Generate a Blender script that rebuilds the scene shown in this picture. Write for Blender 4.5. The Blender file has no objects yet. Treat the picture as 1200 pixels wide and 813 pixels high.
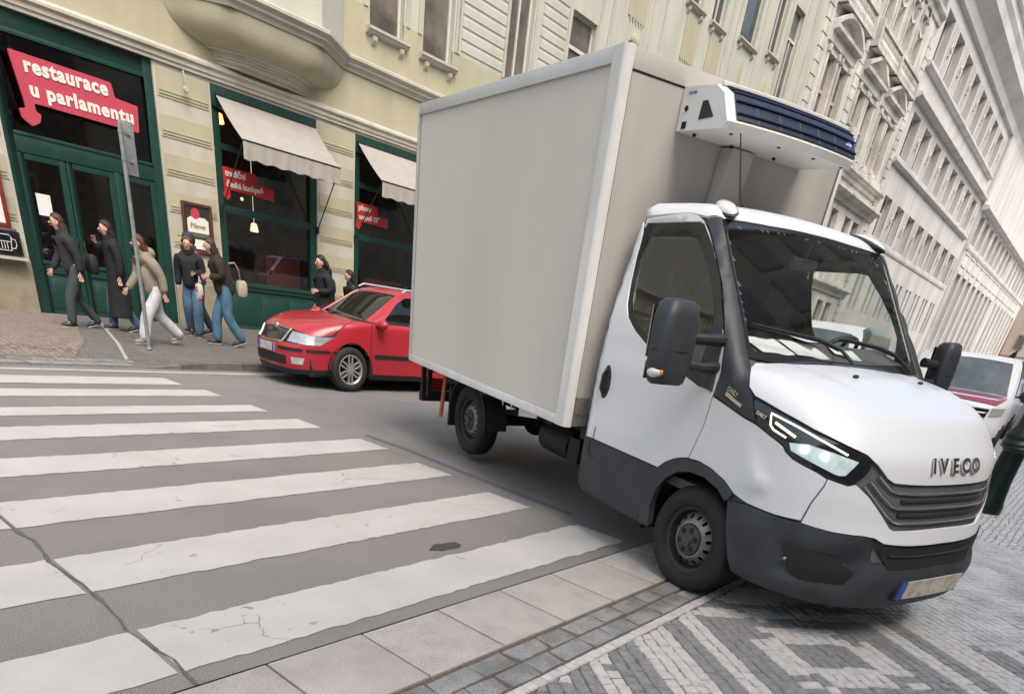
import bpy, bmesh, math, random
import numpy as np
from mathutils import Vector, Matrix, geometry
random.seed(7)
SC = bpy.context.scene
COL = SC.collection
PI = math.pi

# ------------------------------------------------------------------ camera
YAW, PITCH, ROLL, FPX, CX, CY, CAMH = .924568, .537486, .154108, 745.70, 583.90, 803.13, 1.51796
def cam_axes():
    f = Vector((math.cos(PITCH)*math.sin(YAW), math.cos(PITCH)*math.cos(YAW), -math.sin(PITCH)))
    r = Vector((math.cos(YAW), -math.sin(YAW), 0)); u = r.cross(f)
    c, s = math.cos(ROLL), math.sin(ROLL)
    return c*r+s*u, -s*r+c*u, f
cr, cu, cf = cam_axes()
cd = bpy.data.cameras.new('camera'); cam = bpy.data.objects.new('camera', cd); COL.objects.link(cam)
M = Matrix((cr, cu, -cf)).transposed().to_4x4(); M.translation = Vector((0, 0, CAMH)); cam.matrix_world = M
cd.sensor_fit = 'HORIZONTAL'; cd.sensor_width = 36; cd.lens = FPX/1200*36
cd.shift_x = (600-CX)/1200; cd.shift_y = (CY-406.5)/1200
cd.clip_start = .05; cd.clip_end = 2000
SC.camera = cam

# ------------------------------------------------------------------ world, sun, exposure
w = bpy.data.worlds.new('World'); SC.world = w; w.use_nodes = True
nt = w.node_tree; bg = nt.nodes['Background']
sky = nt.nodes.new('ShaderNodeTexSky'); sky.sky_type = 'NISHITA'; sky.sun_disc = False
SUN_EL, SUN_AZ = math.radians(54), math.radians(246)      # azimuth measured from +X towards +Y
sky.sun_elevation = SUN_EL; sky.sun_rotation = PI/2-SUN_AZ
sky.air_density = 1.6; sky.dust_density = 5.0; sky.ozone_density = 1.0
nt.links.new(sky.outputs[0], bg.inputs[0]); bg.inputs[1].default_value = .135
sl = bpy.data.lights.new('sun', 'SUN'); sl.energy = .95; sl.angle = math.radians(35); sl.color = (1, .965, .92)
so = bpy.data.objects.new('sun', sl); COL.objects.link(so)
sd = Vector((math.cos(SUN_EL)*math.cos(SUN_AZ), math.cos(SUN_EL)*math.sin(SUN_AZ), math.sin(SUN_EL)))
so.rotation_euler = sd.to_track_quat('Z', 'Y').to_euler(); so.location = (0, 0, 40)
SC.view_settings.view_transform = 'Standard'; SC.view_settings.look = 'None'; SC.view_settings.gamma = 1
SC.view_settings.exposure = .96
SC.render.resolution_x = 1024; SC.render.resolution_y = 693

# ------------------------------------------------------------------ materials
MATS = {}
def mat(name, col, rough=.6, metal=0., var=.0, vs=3., bump=0., bs=40., spec=.5, coat=0., col2=None, lo=.35, hi=.65, emit=None, es=0., speck=None, stain=None):
    """Principled material: base colour broken up by noise, optional bump"""
    if name in MATS: return MATS[name]
    m = bpy.data.materials.new(name); m.use_nodes = True; t = m.node_tree; N = t.nodes; L = t.links
    b = N['Principled BSDF']; b.inputs['Roughness'].default_value = rough; b.inputs['Metallic'].default_value = metal
    b.inputs['Specular IOR Level'].default_value = spec; b.inputs['Coat Weight'].default_value = coat; b.inputs['Coat Roughness'].default_value = .05
    b.inputs['Base Color'].default_value = (*col, 1)
    tc = N.new('ShaderNodeTexCoord')
    if var or col2:
        n = N.new('ShaderNodeTexNoise'); n.inputs['Scale'].default_value = vs; n.inputs['Detail'].default_value = 8; n.inputs['Roughness'].default_value = .62
        L.new(tc.outputs['Object'], n.inputs['Vector'])
        r = N.new('ShaderNodeMapRange'); r.inputs[1].default_value = lo; r.inputs[2].default_value = hi; L.new(n.outputs[0], r.inputs[0])
        mx = N.new('ShaderNodeMix'); mx.data_type = 'RGBA'; L.new(r.outputs[0], mx.inputs[0])
        c2 = col2 if col2 else tuple(c*(1-var) for c in col)
        mx.inputs[6].default_value = (*col, 1); mx.inputs[7].default_value = (*c2, 1); L.new(mx.outputs[2], b.inputs['Base Color'])
    def layer(scale, amt, a, c, detail, zs=1.):
        src = b.inputs['Base Color'].links[0].from_socket if b.inputs['Base Color'].links else None
        n3 = N.new('ShaderNodeTexNoise'); n3.inputs['Scale'].default_value = scale; n3.inputs['Detail'].default_value = detail
        mp = N.new('ShaderNodeMapping'); mp.inputs['Scale'].default_value = (1, 1, zs); L.new(tc.outputs['Object'], mp.inputs[0]); L.new(mp.outputs[0], n3.inputs['Vector'])
        r3 = N.new('ShaderNodeMapRange'); r3.inputs[1].default_value = a; r3.inputs[2].default_value = c; r3.inputs[3].default_value = 1-amt; r3.inputs[4].default_value = 1+amt*.35; L.new(n3.outputs[0], r3.inputs[0])
        m3 = N.new('ShaderNodeMix'); m3.data_type = 'RGBA'; m3.blend_type = 'MULTIPLY'; m3.inputs[0].default_value = 1
        if src is not None: L.new(src, m3.inputs[6])
        else: m3.inputs[6].default_value = (*col, 1)
        L.new(r3.outputs[0], m3.inputs[7]); L.new(m3.outputs[2], b.inputs['Base Color'])
    if speck: layer(speck[0], speck[1], .38, .62, 3)
    if stain: layer(stain[0], stain[1], .36, .56, 7, stain[2] if len(stain) > 2 else 1.)
    if bump:
        n2 = N.new('ShaderNodeTexNoise'); n2.inputs['Scale'].default_value = bs; n2.inputs['Detail'].default_value = 5; L.new(tc.outputs['Object'], n2.inputs['Vector'])
        bp = N.new('ShaderNodeBump'); bp.inputs['Strength'].default_value = bump; bp.inputs['Distance'].default_value = .02
        L.new(n2.outputs[0], bp.inputs['Height']); L.new(bp.outputs[0], b.inputs['Normal'])
    if emit:
        b.inputs['Emission Color'].default_value = (*emit, 1); b.inputs['Emission Strength'].default_value = es
    MATS[name] = m; return m
def glass(name, tint, ior=1.52, rough=.0, refl=1.0):
    if name in MATS: return MATS[name]
    m = bpy.data.materials.new(name); m.use_nodes = True; t = m.node_tree; N = t.nodes; L = t.links
    N.remove(N['Principled BSDF']); tr = N.new('ShaderNodeBsdfTransparent'); tr.inputs[0].default_value = (*tint, 1)
    g = N.new('ShaderNodeBsdfGlossy'); g.inputs['Roughness'].default_value = rough; g.inputs[0].default_value = (refl, refl, refl, 1)
    # Schlick's reflectance, the same from both sides of the single sheet
    F0 = ((ior-1)/(ior+1))**2; ge = N.new('ShaderNodeNewGeometry'); dt = N.new('ShaderNodeVectorMath'); dt.operation = 'DOT_PRODUCT'; L.new(ge.outputs['Incoming'], dt.inputs[0]); L.new(ge.outputs['Normal'], dt.inputs[1])
    def mth(op, a, c=0.):
        q = N.new('ShaderNodeMath'); q.operation = op
        for i, v in enumerate((a, c)):
            if isinstance(v, (int, float)): q.inputs[i].default_value = v
            else: L.new(v, q.inputs[i])
        return q
    f = mth('ADD', mth('MULTIPLY', mth('POWER', mth('SUBTRACT', 1., mth('ABSOLUTE', dt.outputs['Value']).outputs[0]).outputs[0], 5.).outputs[0], 1-F0).outputs[0], F0)
    mx = N.new('ShaderNodeMixShader'); L.new(f.outputs[0], mx.inputs[0]); L.new(tr.outputs[0], mx.inputs[1]); L.new(g.outputs[0], mx.inputs[2])
    L.new(mx.outputs[0], N['Material Output'].inputs[0]); MATS[name] = m; return m

white_paint = mat('truck white paint', (.69, .705, .725), .32, coat=.3)
black_plastic = mat('black moulded plastic', (.022, .025, .028), .55, var=.25, vs=6, bump=.06, bs=260)
grey_plastic = mat('grey textured plastic', (.038, .044, .053), .5, var=.25, vs=4, bump=.1, bs=300, stain=(5, .25))
gloss_black = mat('gloss black trim', (.012, .013, .016), .12, coat=.5)
rubber = mat('tyre rubber', (.018, .018, .019), .78, var=.35, vs=9, bump=.2, bs=70)
rubber_seal = mat('rubber seal', (.012, .012, .013), .6)
steel = mat('painted wheel steel', (.30, .29, .28), .42, .55, var=.45, vs=7)
hubgrey = mat('dull hub cover', (.065, .065, .07), .5, .2, var=.3, vs=12)
chrome = mat('chrome', (.62, .60, .56), .16, 1.0)
alu = mat('anodised aluminium', (.60, .64, .68), .36, .45, var=.10, vs=4)
post_paint = mat('box corner paint', (.72, .715, .70), .42, var=.08, vs=2.5, bump=.03, bs=30, stain=(3, .12, .3))
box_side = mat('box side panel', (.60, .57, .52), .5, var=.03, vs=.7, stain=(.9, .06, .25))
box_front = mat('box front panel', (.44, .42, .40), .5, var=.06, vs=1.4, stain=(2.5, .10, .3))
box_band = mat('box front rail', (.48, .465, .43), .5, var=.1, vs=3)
dark_hole = mat('dark cavity', (.008, .008, .009), .8)
chassis = mat('chassis black', (.016, .016, .017), .6, .2, var=.4, vs=9)
cabin_dark = mat('cabin trim', (.10, .102, .108), .7, var=.3, vs=5)
seat_cloth = mat('seat cloth', (.09, .09, .10), .9, var=.4, vs=14)
win_glass = glass('cab glass', (.80, .84, .81), 1.8)
ws_glass = glass('windscreen glass', (.95, .97, .95), 1.68)
lamp_glass = glass('lamp lens', (.9, .93, .95), 1.45)
frit = mat('glass black border', (.012, .014, .015), .15)
lamp_white = mat('daytime light strip', (.9, .9, .85), .3, emit=(1, .97, .72), es=.9)
beam = mat('headlamp beam', (.9, .95, .9), .2, emit=(.85, 1, .80), es=5)
reflector = mat('lamp reflector', (.74, .80, .82), .30, .0, var=.35, vs=24, emit=(.75, .95, .85), es=.12)  # pale colour and faint glow put in for the light a reflector throws back
orange = mat('indicator orange', (.75, .20, .03), .3)
car_lamp = mat('car lamp glass', (.55, .56, .56), .15, .3, var=.4, vs=20, coat=.5)
clear_pl = mat('clear white plastic', (.7, .68, .64), .2, coat=.5)
red_pl = mat('red lamp plastic', (.5, .02, .02), .25)
paper = mat('white paper', (.72, .74, .72), .8, var=.05, vs=9)
plate_m = mat('number plate', (.56, .50, .43), .5, var=.35, vs=14, lo=.45, hi=.6)
plate_blue = mat('plate blue band', (.03, .08, .35), .5)
strapm = mat('orange strap', (.45, .13, .05), .7)
asphalt = mat('asphalt', (.235, .22, .212), .88, var=.10, vs=.6, bump=.28, bs=190, speck=(170, .45), stain=(1.3, .08))
slab_m = mat('kerb slab granite', (.41, .375, .355), .8, var=.12, vs=2, bump=.2, bs=110, speck=(170, .25), stain=(5, .09))
sett_m = mat('dark setts', (.27, .27, .26), .75, var=.25, vs=9, bump=.35, bs=60, speck=(120, .3), stain=(4, .3))
sett_l = mat('light mosaic stone', (.54, .51, .49), .55, var=.25, vs=17, bump=.3, bs=70)
sett_d = mat('dark mosaic stone', (.25, .248, .246), .55, var=.35, vs=22, bump=.2, bs=80)
sett_g = mat('grey mosaic stone', (.52, .52, .525), .5, var=.4, vs=3, bump=.2, bs=80)
joint_m = mat('sand joint', (.12, .108, .098), .95, var=.4, vs=30)
pave_tan = mat('tan pavement mosaic', (.20, .165, .14), .85, var=.25, vs=12, bump=.4, bs=60)
pave_grey = mat('grey pavement mosaic', (.15, .142, .138), .85, var=.3, vs=8, bump=.5, bs=70)
kerb_m = mat('kerb stone', (.15, .14, .125), .85, var=.4, vs=5, bump=.2, bs=50)
stucco_y = mat('cream stucco', (.43, .405, .29), .9, var=.22, vs=1.3, bump=.15, bs=25, col2=(.41, .385, .275), stain=(1.6, .08, .35))
stucco_w = mat('off white stucco', (.50, .48, .41), .9, var=.12, vs=1.6, bump=.08, bs=30, stain=(2.2, .10, .3))
stucco_p = mat('pale upper stucco', (.50, .50, .44), .9, var=.12, vs=.9, bump=.12, bs=20, col2=(.46, .46, .40), stain=(1.2, .10, .3))
stucco_t = mat('wall base stucco', (.30, .27, .19), .9, var=.35, vs=2.2, bump=.15, bs=25)
stone_g = mat('grey beige stone', (.70, .67, .64), .85, var=.2, vs=.8, bump=.08, bs=14, col2=(.45, .43, .405), stain=(1.0, .22, .35))
stone_w = mat('white limestone cladding', (.60, .585, .575), .8, var=.10, vs=.3, stain=(.5, .14, .25))
stone_pk = mat('pink plaster', (.55, .44, .38), .85, var=.1, vs=.5)
stone_b = mat('brown house plaster', (.72, .62, .49), .85, var=.2, vs=.4)
green_w = mat('dark green painted wood', (.010, .052, .040), .42, var=.25, vs=5, bump=.05, bs=30)
green_d = mat('deep green painted wood', (.008, .036, .030), .45, var=.25, vs=5)
shop_glass = glass('shop window glass', (.78, .79, .74), 1.8)
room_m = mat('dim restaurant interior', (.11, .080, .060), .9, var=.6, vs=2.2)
room_r = mat('dark red bench', (.12, .012, .016), .7, var=.4, vs=6)
win_frame = mat('white window wood', (.62, .60, .56), .6, var=.1, vs=8)
pane_m = mat('curtained window pane', (.19, .17, .155), .3, var=.6, vs=1.6, coat=.15)
pane_d = mat('dark window pane', (.07, .075, .08), .08, var=.5, vs=1.2, coat=.5)
pane_pk = mat('purplish window pane', (.10, .07, .08), .2)
awn_m = mat('awning canvas', (.37, .345, .315), .85, var=.12, vs=4, bump=.05, bs=60)
sign_red = mat('pink red sign board', (.50, .06, .10), .5, var=.08, vs=3)
sign_red2 = mat('small red sign board', (.50, .03, .035), .5, var=.1, vs=5)
sign_white = mat('sign lettering', (.72, .70, .64), .6)
zinc = mat('galvanised steel', (.34, .37, .38), .42, .5, var=.3, vs=9)
iron = mat('black iron', (.02, .02, .022), .5, .3)
lamp_on = mat('lit lamp shade', (.9, .45, .12), .5, emit=(1, .45, .12), es=3.0)
bollard_m = mat('green black cast iron', (.004, .014, .013), .35, .2, var=.3, vs=12, bump=.06, bs=40)
wood_r = mat('reddish menu frame', (.12, .03, .02), .5, var=.3, vs=20)
car_red = mat('red car paint', (.38, .016, .030), .32, var=.08, vs=1.5, coat=.45)
car_glass = glass('car glass', (.30, .32, .30), 1.6)
skin_m = mat('skin', (.55, .34, .26), .6, var=.1, vs=10)

def paint_mat():
    """worn road paint: white, with chips down to the asphalt and hairline cracks"""
    m = bpy.data.materials.new('worn road paint'); m.use_nodes = True; t = m.node_tree; N = t.nodes; L = t.links; b = N['Principled BSDF']; b.inputs['Roughness'].default_value = .75
    tc = N.new('ShaderNodeTexCoord')
    def noise(s, d=8, dist=0):
        n = N.new('ShaderNodeTexNoise'); n.inputs['Scale'].default_value = s; n.inputs['Detail'].default_value = d; n.inputs['Distortion'].default_value = dist; L.new(tc.outputs['Object'], n.inputs['Vector']); return n
    def rng(src, a, c):
        r = N.new('ShaderNodeMapRange'); r.inputs[1].default_value = a; r.inputs[2].default_value = c; L.new(src, r.inputs[0]); return r
    def mth(op, a, c):
        q = N.new('ShaderNodeMath'); q.operation = op
        for i, v in enumerate((a, c)):
            if isinstance(v, float): q.inputs[i].default_value = v
            else: L.new(v, q.inputs[i])
        return q.outputs[0]
    chips = mth('MULTIPLY', rng(noise(9, 10).outputs[0], .64, .68).outputs[0], rng(noise(1.1, 3).outputs[0], .50, .60).outputs[0])
    v = N.new('ShaderNodeTexVoronoi'); v.feature = 'DISTANCE_TO_EDGE'; v.inputs['Scale'].default_value = 1.3
    wob = noise(3, 6); add = N.new('ShaderNodeMixRGB'); add.blend_type = 'ADD'; add.inputs[0].default_value = .35; L.new(tc.outputs['Object'], add.inputs[1]); L.new(wob.outputs[1], add.inputs[2]); L.new(add.outputs[0], v.inputs['Vector'])
    crack = mth('MULTIPLY', rng(v.outputs[0], .006, .002).outputs[0], rng(noise(.9, 2).outputs[0], .57, .60).outputs[0])
    mask = mth('MAXIMUM', chips, crack)
    base = N.new('ShaderNodeMix'); base.data_type = 'RGBA'; L.new(rng(noise(2.4, 9).outputs[0], .35, .7).outputs[0], base.inputs[0]); base.inputs[6].default_value = (.455, .44, .43, 1); base.inputs[7].default_value = (.40, .385, .37, 1)
    mx = N.new('ShaderNodeMix'); mx.data_type = 'RGBA'; L.new(mask, mx.inputs[0]); L.new(base.outputs[2], mx.inputs[6]); mx.inputs[7].default_value = (.22, .205, .19, 1)
    L.new(mx.outputs[2], b.inputs['Base Color'])
    bp = N.new('ShaderNodeBump'); bp.inputs['Strength'].default_value = .25; bp.inputs['Distance'].default_value = .01; L.new(noise(120, 4).outputs[0], bp.inputs['Height']); L.new(bp.outputs[0], b.inputs['Normal'])
    return m
road_paint = paint_mat()
def cobble_mat(name, c1, c2, size=.07):
    m = bpy.data.materials.new(name); m.use_nodes = True; t = m.node_tree; N = t.nodes; L = t.links; b = N['Principled BSDF']; b.inputs['Roughness'].default_value = .6
    tc = N.new('ShaderNodeTexCoord'); v = N.new('ShaderNodeTexVoronoi'); v.inputs['Scale'].default_value = 1/size; v.inputs['Randomness'].default_value = .45
    L.new(tc.outputs['Object'], v.inputs['Vector'])
    e = N.new('ShaderNodeTexVoronoi'); e.feature = 'DISTANCE_TO_EDGE'; e.inputs['Scale'].default_value = 1/size; e.inputs['Randomness'].default_value = .45; L.new(tc.outputs['Object'], e.inputs['Vector'])
    sep = N.new('ShaderNodeSeparateColor'); L.new(v.outputs['Color'], sep.inputs[0])
    mx = N.new('ShaderNodeMix'); mx.data_type = 'RGBA'; L.new(sep.outputs[0], mx.inputs[0]); mx.inputs[6].default_value = (*c1, 1); mx.inputs[7].default_value = (*c2, 1)
    r = N.new('ShaderNodeMapRange'); r.inputs[1].default_value = .03; r.inputs[2].default_value = .12; L.new(e.outputs[0], r.inputs[0])
    m2 = N.new('ShaderNodeMix'); m2.data_type = 'RGBA'; L.new(r.outputs[0], m2.inputs[0]); m2.inputs[6].default_value = (.11, .10, .095, 1); L.new(mx.outputs[2], m2.inputs[7])
    L.new(m2.outputs[2], b.inputs['Base Color'])
    bp = N.new('ShaderNodeBump'); bp.inputs['Strength'].default_value = .6; bp.inputs['Distance'].default_value = .012; L.new(r.outputs[0], bp.inputs['Height']); L.new(bp.outputs[0], b.inputs['Normal'])
    return m
cob_far = cobble_mat('small grey cobbles', (.44, .44, .445), (.60, .60, .60))
cob_tan = cobble_mat('tan mosaic cobbles', (.20, .16, .13), (.30, .25, .21), .09)
cob_gry = cobble_mat('dark mosaic cobbles', (.12, .11, .105), (.19, .175, .165), .07)

# ------------------------------------------------------------------ helpers
def link(o, parent=None):
    COL.objects.link(o)
    if parent is not None: o.parent = parent
    return o
def tag(o, label, cat, group=None):
    o['label'] = label; o['category'] = cat
    if group: o['group'] = group
    return o
def empty(name, label, cat, loc=(0, 0, 0), rz=0, group=None):
    o = bpy.data.objects.new(name, None); link(o); o.location = loc; o.rotation_euler = (0, 0, rz); o.empty_display_size = .3
    return tag(o, label, cat, group)
def struct(o): o['kind'] = 'structure'; return o
class MB:
    """collects shapes, then links them as ONE mesh object"""
    def __init__(s): s.v = []; s.f = []; s.mi = []; s.cuts = []
    def cut(s): s.cuts.append((len(s.v), len(s.f))); return s
    def build_each(s, name, mats, parent=None, **kw):
        """one object for every stretch between cuts"""
        pts = [(0, 0)]+s.cuts+[(len(s.v), len(s.f))]; out = []
        for (v0, f0), (v1, f1) in zip(pts, pts[1:]):
            if f1 > f0: q = MB(); q.v = s.v[v0:v1]; q.f = [tuple(i-v0 for i in f) for f in s.f[f0:f1]]; q.mi = s.mi[f0:f1]; out.append(q.build(name, mats, parent, **kw))
        return out
    def add(s, vs, fs, mi=0):
        k = len(s.v); s.v += [tuple(v) for v in vs]; s.f += [tuple(i+k for i in f) for f in fs]; s.mi += [mi]*len(fs); return s
    def box(s, x0, x1, y0, y1, z0, z1, mi=0):
        v = [(x, y, z) for x in (x0, x1) for y in (y0, y1) for z in (z0, z1)]
        return s.add(v, [(0, 1, 3, 2), (4, 6, 7, 5), (0, 4, 5, 1), (2, 3, 7, 6), (0, 2, 6, 4), (1, 5, 7, 3)], mi)
    def quad(s, a, b, c, d, mi=0): return s.add([a, b, c, d], [(0, 1, 2, 3)], mi)
    def prism(s, pts, ax, a0, a1, mi=0):
        """polygon in the two other axes extruded along axis ax"""
        def mk(p, a): q = list(p); q.insert(ax, a); return tuple(q)
        n = len(pts); v = [mk(p, a0) for p in pts]+[mk(p, a1) for p in pts]
        f = [tuple(range(n))[::-1], tuple(range(n, 2*n))]+[(i, (i+1) % n, (i+1) % n+n, i+n) for i in range(n)]
        return s.add(v, f, mi)
    def tube(s, pts, r, n=8, mi=0, cap=True):
        pts = [Vector(p) for p in pts]; rs = r if isinstance(r, (list, tuple)) else [r]*len(pts)
        vs = []; fs = []; prev = None
        for i, p in enumerate(pts):
            d = (pts[min(i+1, len(pts)-1)]-pts[max(i-1, 0)]).normalized()
            a = prev if prev is not None else (Vector((0, 0, 1)) if abs(d.z) < .9 else Vector((1, 0, 0)))
            a = (a-d*a.dot(d)).normalized(); prev = a; b = d.cross(a)
            vs += [p+(a*math.cos(2*PI*k/n)+b*math.sin(2*PI*k/n))*rs[i] for k in range(n)]
        for i in range(len(pts)-1):
            fs += [(i*n+k, i*n+(k+1) % n, (i+1)*n+(k+1) % n, (i+1)*n+k) for k in range(n)]
        if cap: fs += [tuple(range(n))[::-1], tuple(range((len(pts)-1)*n, len(pts)*n))]
        return s.add(vs, fs, mi)
    def lathe(s, prof, c, axis='y', n=32, mi=0):
        """prof: (radius, offset along the axis)"""
        vs = []; fs = []
        for r, h in prof:
            for k in range(n):
                a = 2*PI*k/n; u, v = r*math.cos(a), r*math.sin(a)
                vs.append({'y': (c[0]+u, c[1]+h, c[2]+v), 'z': (c[0]+u, c[1]+v, c[2]+h), 'x': (c[0]+h, c[1]+u, c[2]+v)}[axis])
        for i in range(len(prof)-1): fs += [(i*n+k, i*n+(k+1) % n, (i+1)*n+(k+1) % n, (i+1)*n+k) for k in range(n)]
        return s.add(vs, fs, mi)
    def ell(s, c, r, n=16, m=10, mi=0):
        vs = [(c[0]+r[0]*math.sin(PI*j/m)*math.cos(2*PI*k/n), c[1]+r[1]*math.sin(PI*j/m)*math.sin(2*PI*k/n), c[2]+r[2]*math.cos(PI*j/m)) for j in range(m+1) for k in range(n)]
        fs = [(j*n+k, (j+1)*n+k, (j+1)*n+(k+1) % n, j*n+(k+1) % n) for j in range(m) for k in range(n)]
        return s.add(vs, fs, mi)
    def build(s, name, mats, parent=None, smooth=False, bevel=0, angle=35):
        me = bpy.data.meshes.new(name); me.from_pydata(s.v, [], s.f)
        ms = mats if isinstance(mats, (list, tuple)) else [mats]
        for m in ms: me.materials.append(m)
        if len(ms) > 1: me.polygons.foreach_set('material_index', s.mi)
        bm = bmesh.new(); bm.from_mesh(me); bmesh.ops.remove_doubles(bm, verts=bm.verts, dist=1e-5); bmesh.ops.recalc_face_normals(bm, faces=bm.faces)
        if bevel: bmesh.ops.bevel(bm, geom=[e for e in bm.edges if len(e.link_faces) == 2 and e.calc_face_angle(0) > .6], offset=bevel, segments=2, affect='EDGES', profile=.6)
        bm.to_mesh(me); bm.free()
        if smooth or bevel:
            me.polygons.foreach_set('use_smooth', [True]*len(me.polygons)); me.set_sharp_from_angle(angle=math.radians(angle))
        me.update(); return link(bpy.data.objects.new(name, me), parent)
def text(name, body, size, m, parent, origin, right, up, extrude=.01, bold=0., align='CENTER', sx=1., spacing=1.):
    cu_ = bpy.data.curves.new(name, 'FONT'); cu_.body = body; cu_.size = size; cu_.extrude = extrude; cu_.offset = bold; cu_.align_x = align; cu_.align_y = 'CENTER'; cu_.resolution_u = 4; cu_.space_character = spacing; cu_.space_line = .85
    o = bpy.data.objects.new(name+'_c', cu_); COL.objects.link(o)
    me = bpy.data.meshes.new_from_object(o.evaluated_get(bpy.context.evaluated_depsgraph_get())); bpy.data.objects.remove(o)
    me.materials.clear(); me.materials.append(m)
    R = Vector(right).normalized(); U = Vector(up); U = (U-R*U.dot(R)).normalized(); Nn = R.cross(U)
    T = Matrix((R, U, Nn)).transposed().to_4x4(); T.translation = Vector(origin); me.transform(T @ Matrix.Diagonal((sx, 1, 1, 1)))
    return link(bpy.data.objects.new(name, me), parent)
def copy_tree(o, parent=None):
    c = o.copy(); COL.objects.link(c)
    if parent is not None: c.parent = parent
    for ch in list(o.children): copy_tree(ch, c)
    return c

# -- bodywork: panels cut out of a smooth solid, seen radially from a point inside it
def smax(a, b, k):
    h = np.maximum(k-np.abs(a-b), 0)/k
    return np.maximum(a, b)+h*h*k*.25
def tab(xs, ys):
    T = np.linspace(xs[0], xs[-1], 400); Y = []
    for t in T:
        for i in range(len(xs)-1):
            if t <= xs[i+1]+1e-9:
                k = (t-xs[i])/(xs[i+1]-xs[i]); k = k*k*(3-2*k)*.5+k*.5; Y.append(ys[i]+(ys[i+1]-ys[i])*k); break
    return lambda t: np.interp(t, T, Y)
class Solid:
    def __init__(s, funcs, c): s.F = funcs; s.c = np.array(c, float)
    def radius(s, D):
        best = None
        for F in s.F:
            lo = np.zeros(len(D)); hi = np.full(len(D), 5.)
            for _ in range(24):
                m = (lo+hi)/2; P = s.c+D*m[:, None]; ins = F(P[:, 0], P[:, 1], P[:, 2]) < 0
                lo = np.where(ins, m, lo); hi = np.where(ins, hi, m)
            best = lo if best is None else np.maximum(best, lo)
        return best
    def chart(s, kind, axis=None):
        c = s.c
        if kind == 'c':
            fw = lambda P: np.stack([np.arctan2(P[:, 1]-c[1], P[:, 0]-c[0]), (P[:, 2]-c[2])/np.hypot(P[:, 0]-c[0], P[:, 1]-c[1])], 1)
            def bw(U):
                D = np.stack([np.cos(U[:, 0]), np.sin(U[:, 0]), U[:, 1]], 1); return D/np.linalg.norm(D, axis=1)[:, None]
            return fw, bw
        a = np.array(axis, float); a /= np.linalg.norm(a); t = np.array([0, 0, 1.]) if abs(a[2]) < .9 else np.array([1., 0, 0])
        u = np.cross(t, a); u /= np.linalg.norm(u); v = np.cross(a, u)
        def fw(P):
            Q = P-c; w_ = Q@a; return np.stack([Q@u/w_, Q@v/w_], 1)
        def bw(U):
            D = a+U[:, :1]*u+U[:, 1:]*v; return D/np.linalg.norm(D, axis=1)[:, None]
        return fw, bw
    def panel(s, name, loop, m, parent, off=0., thick=.014, step=.035, holes=(), kind='g', mirror=False, axis=None, disp=None, smooth_loop=True):
        P = np.array(loop, float)
        if mirror: P = P*np.array([1, -1, 1]); P = P[::-1]; holes = [np.array(h)*np.array([1, -1, 1]) for h in holes]
        if axis is None:
            q = P-s.c; q /= np.linalg.norm(q, axis=1)[:, None]; axis = q.mean(0)
        elif mirror: axis = (axis[0], -axis[1], axis[2])
        fw, bw = s.chart(kind, axis)
        def dens(Q):
            U = fw(np.array(Q, float)); out = []
            for i in range(len(U)):
                a, b = U[i], U[(i+1) % len(U)]; n = max(1, int(np.linalg.norm(b-a)/step))
                out += [a+(b-a)*k/n for k in range(n)]
            return np.array(out)
        def inside(U, poly):
            x, y = U[:, 0], U[:, 1]; r = np.zeros(len(U), bool); j = len(poly)-1
            for i in range(len(poly)):
                xi, yi = poly[i]; xj, yj = poly[j]
                cnd = ((yi > y) != (yj > y)) & (x < (xj-xi)*(y-yi)/(yj-yi+1e-12)+xi); r ^= cnd; j = i
            return r
        def far(U, poly, d):
            q = np.array(poly); return np.min(np.hypot(U[:, None, 0]-q[None, :, 0], U[:, None, 1]-q[None, :, 1]), axis=1) > d
        B = dens(P); H = [dens(h) for h in holes]
        gx = np.arange(B[:, 0].min(), B[:, 0].max(), step); gy = np.arange(B[:, 1].min(), B[:, 1].max(), step)
        G = np.array([(x+(step/2 if k % 2 else 0), y) for k, y in enumerate(gy) for x in gx])
        if len(G): G = G[inside(G, B) & far(G, B, step*.5)]
        for h in H:
            if len(G): G = G[~inside(G, h) & far(G, h, step*.5)]
        verts = list(B); edges = [(i, (i+1) % len(B)) for i in range(len(B))]
        for h in H:
            k = len(verts); verts += list(h); edges += [(k+i, k+(i+1) % len(h)) for i in range(len(h))]
        verts += list(G)
        r = geometry.delaunay_2d_cdt([Vector(v) for v in verts], edges, [], 0, 1e-6)
        U = np.array([tuple(v) for v in r[0]]); T = np.array([f for f in r[2] if len(f) == 3])
        cen = U[T].mean(1); keep = inside(cen, B)
        for h in H: keep &= ~inside(cen, h)
        T = T[keep]; D = bw(U); R = s.radius(D); P3 = s.c+D*R[:, None]
        o_ = off+(disp(P3) if disp is not None else 0)
        P3 = P3+D*np.broadcast_to(np.array(o_, float).reshape(-1, 1) if np.ndim(o_) else o_, (len(D), 1))
        n = len(P3); faces = [tuple(t) for t in T]
        p = P3[T]; nr = np.cross(p[:, 1]-p[:, 0], p[:, 2]-p[:, 0])
        if (nr*(p.mean(1)-s.c)).sum() < 0: faces = [f[::-1] for f in faces]
        V = [tuple(x) for x in P3]; F2 = list(faces)
        if thick:
            cnt = {}
            for f in faces:
                for a, b in zip(f, f[1:]+f[:1]): cnt[(a, b)] = 1
            be = [(a, b) for (a, b) in cnt if (b, a) not in cnt]
            inn = {}
            def get(i, d):
                if (i, d) not in inn: inn[(i, d)] = len(V); V.append(tuple(P3[i]-D[i]*d))
                return inn[(i, d)]
            for a, b in be:
                F2.append((b, a, get(a, thick), get(b, thick)))
        me = bpy.data.meshes.new(name); me.from_pydata(V, [], F2); me.materials.append(m)
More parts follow.
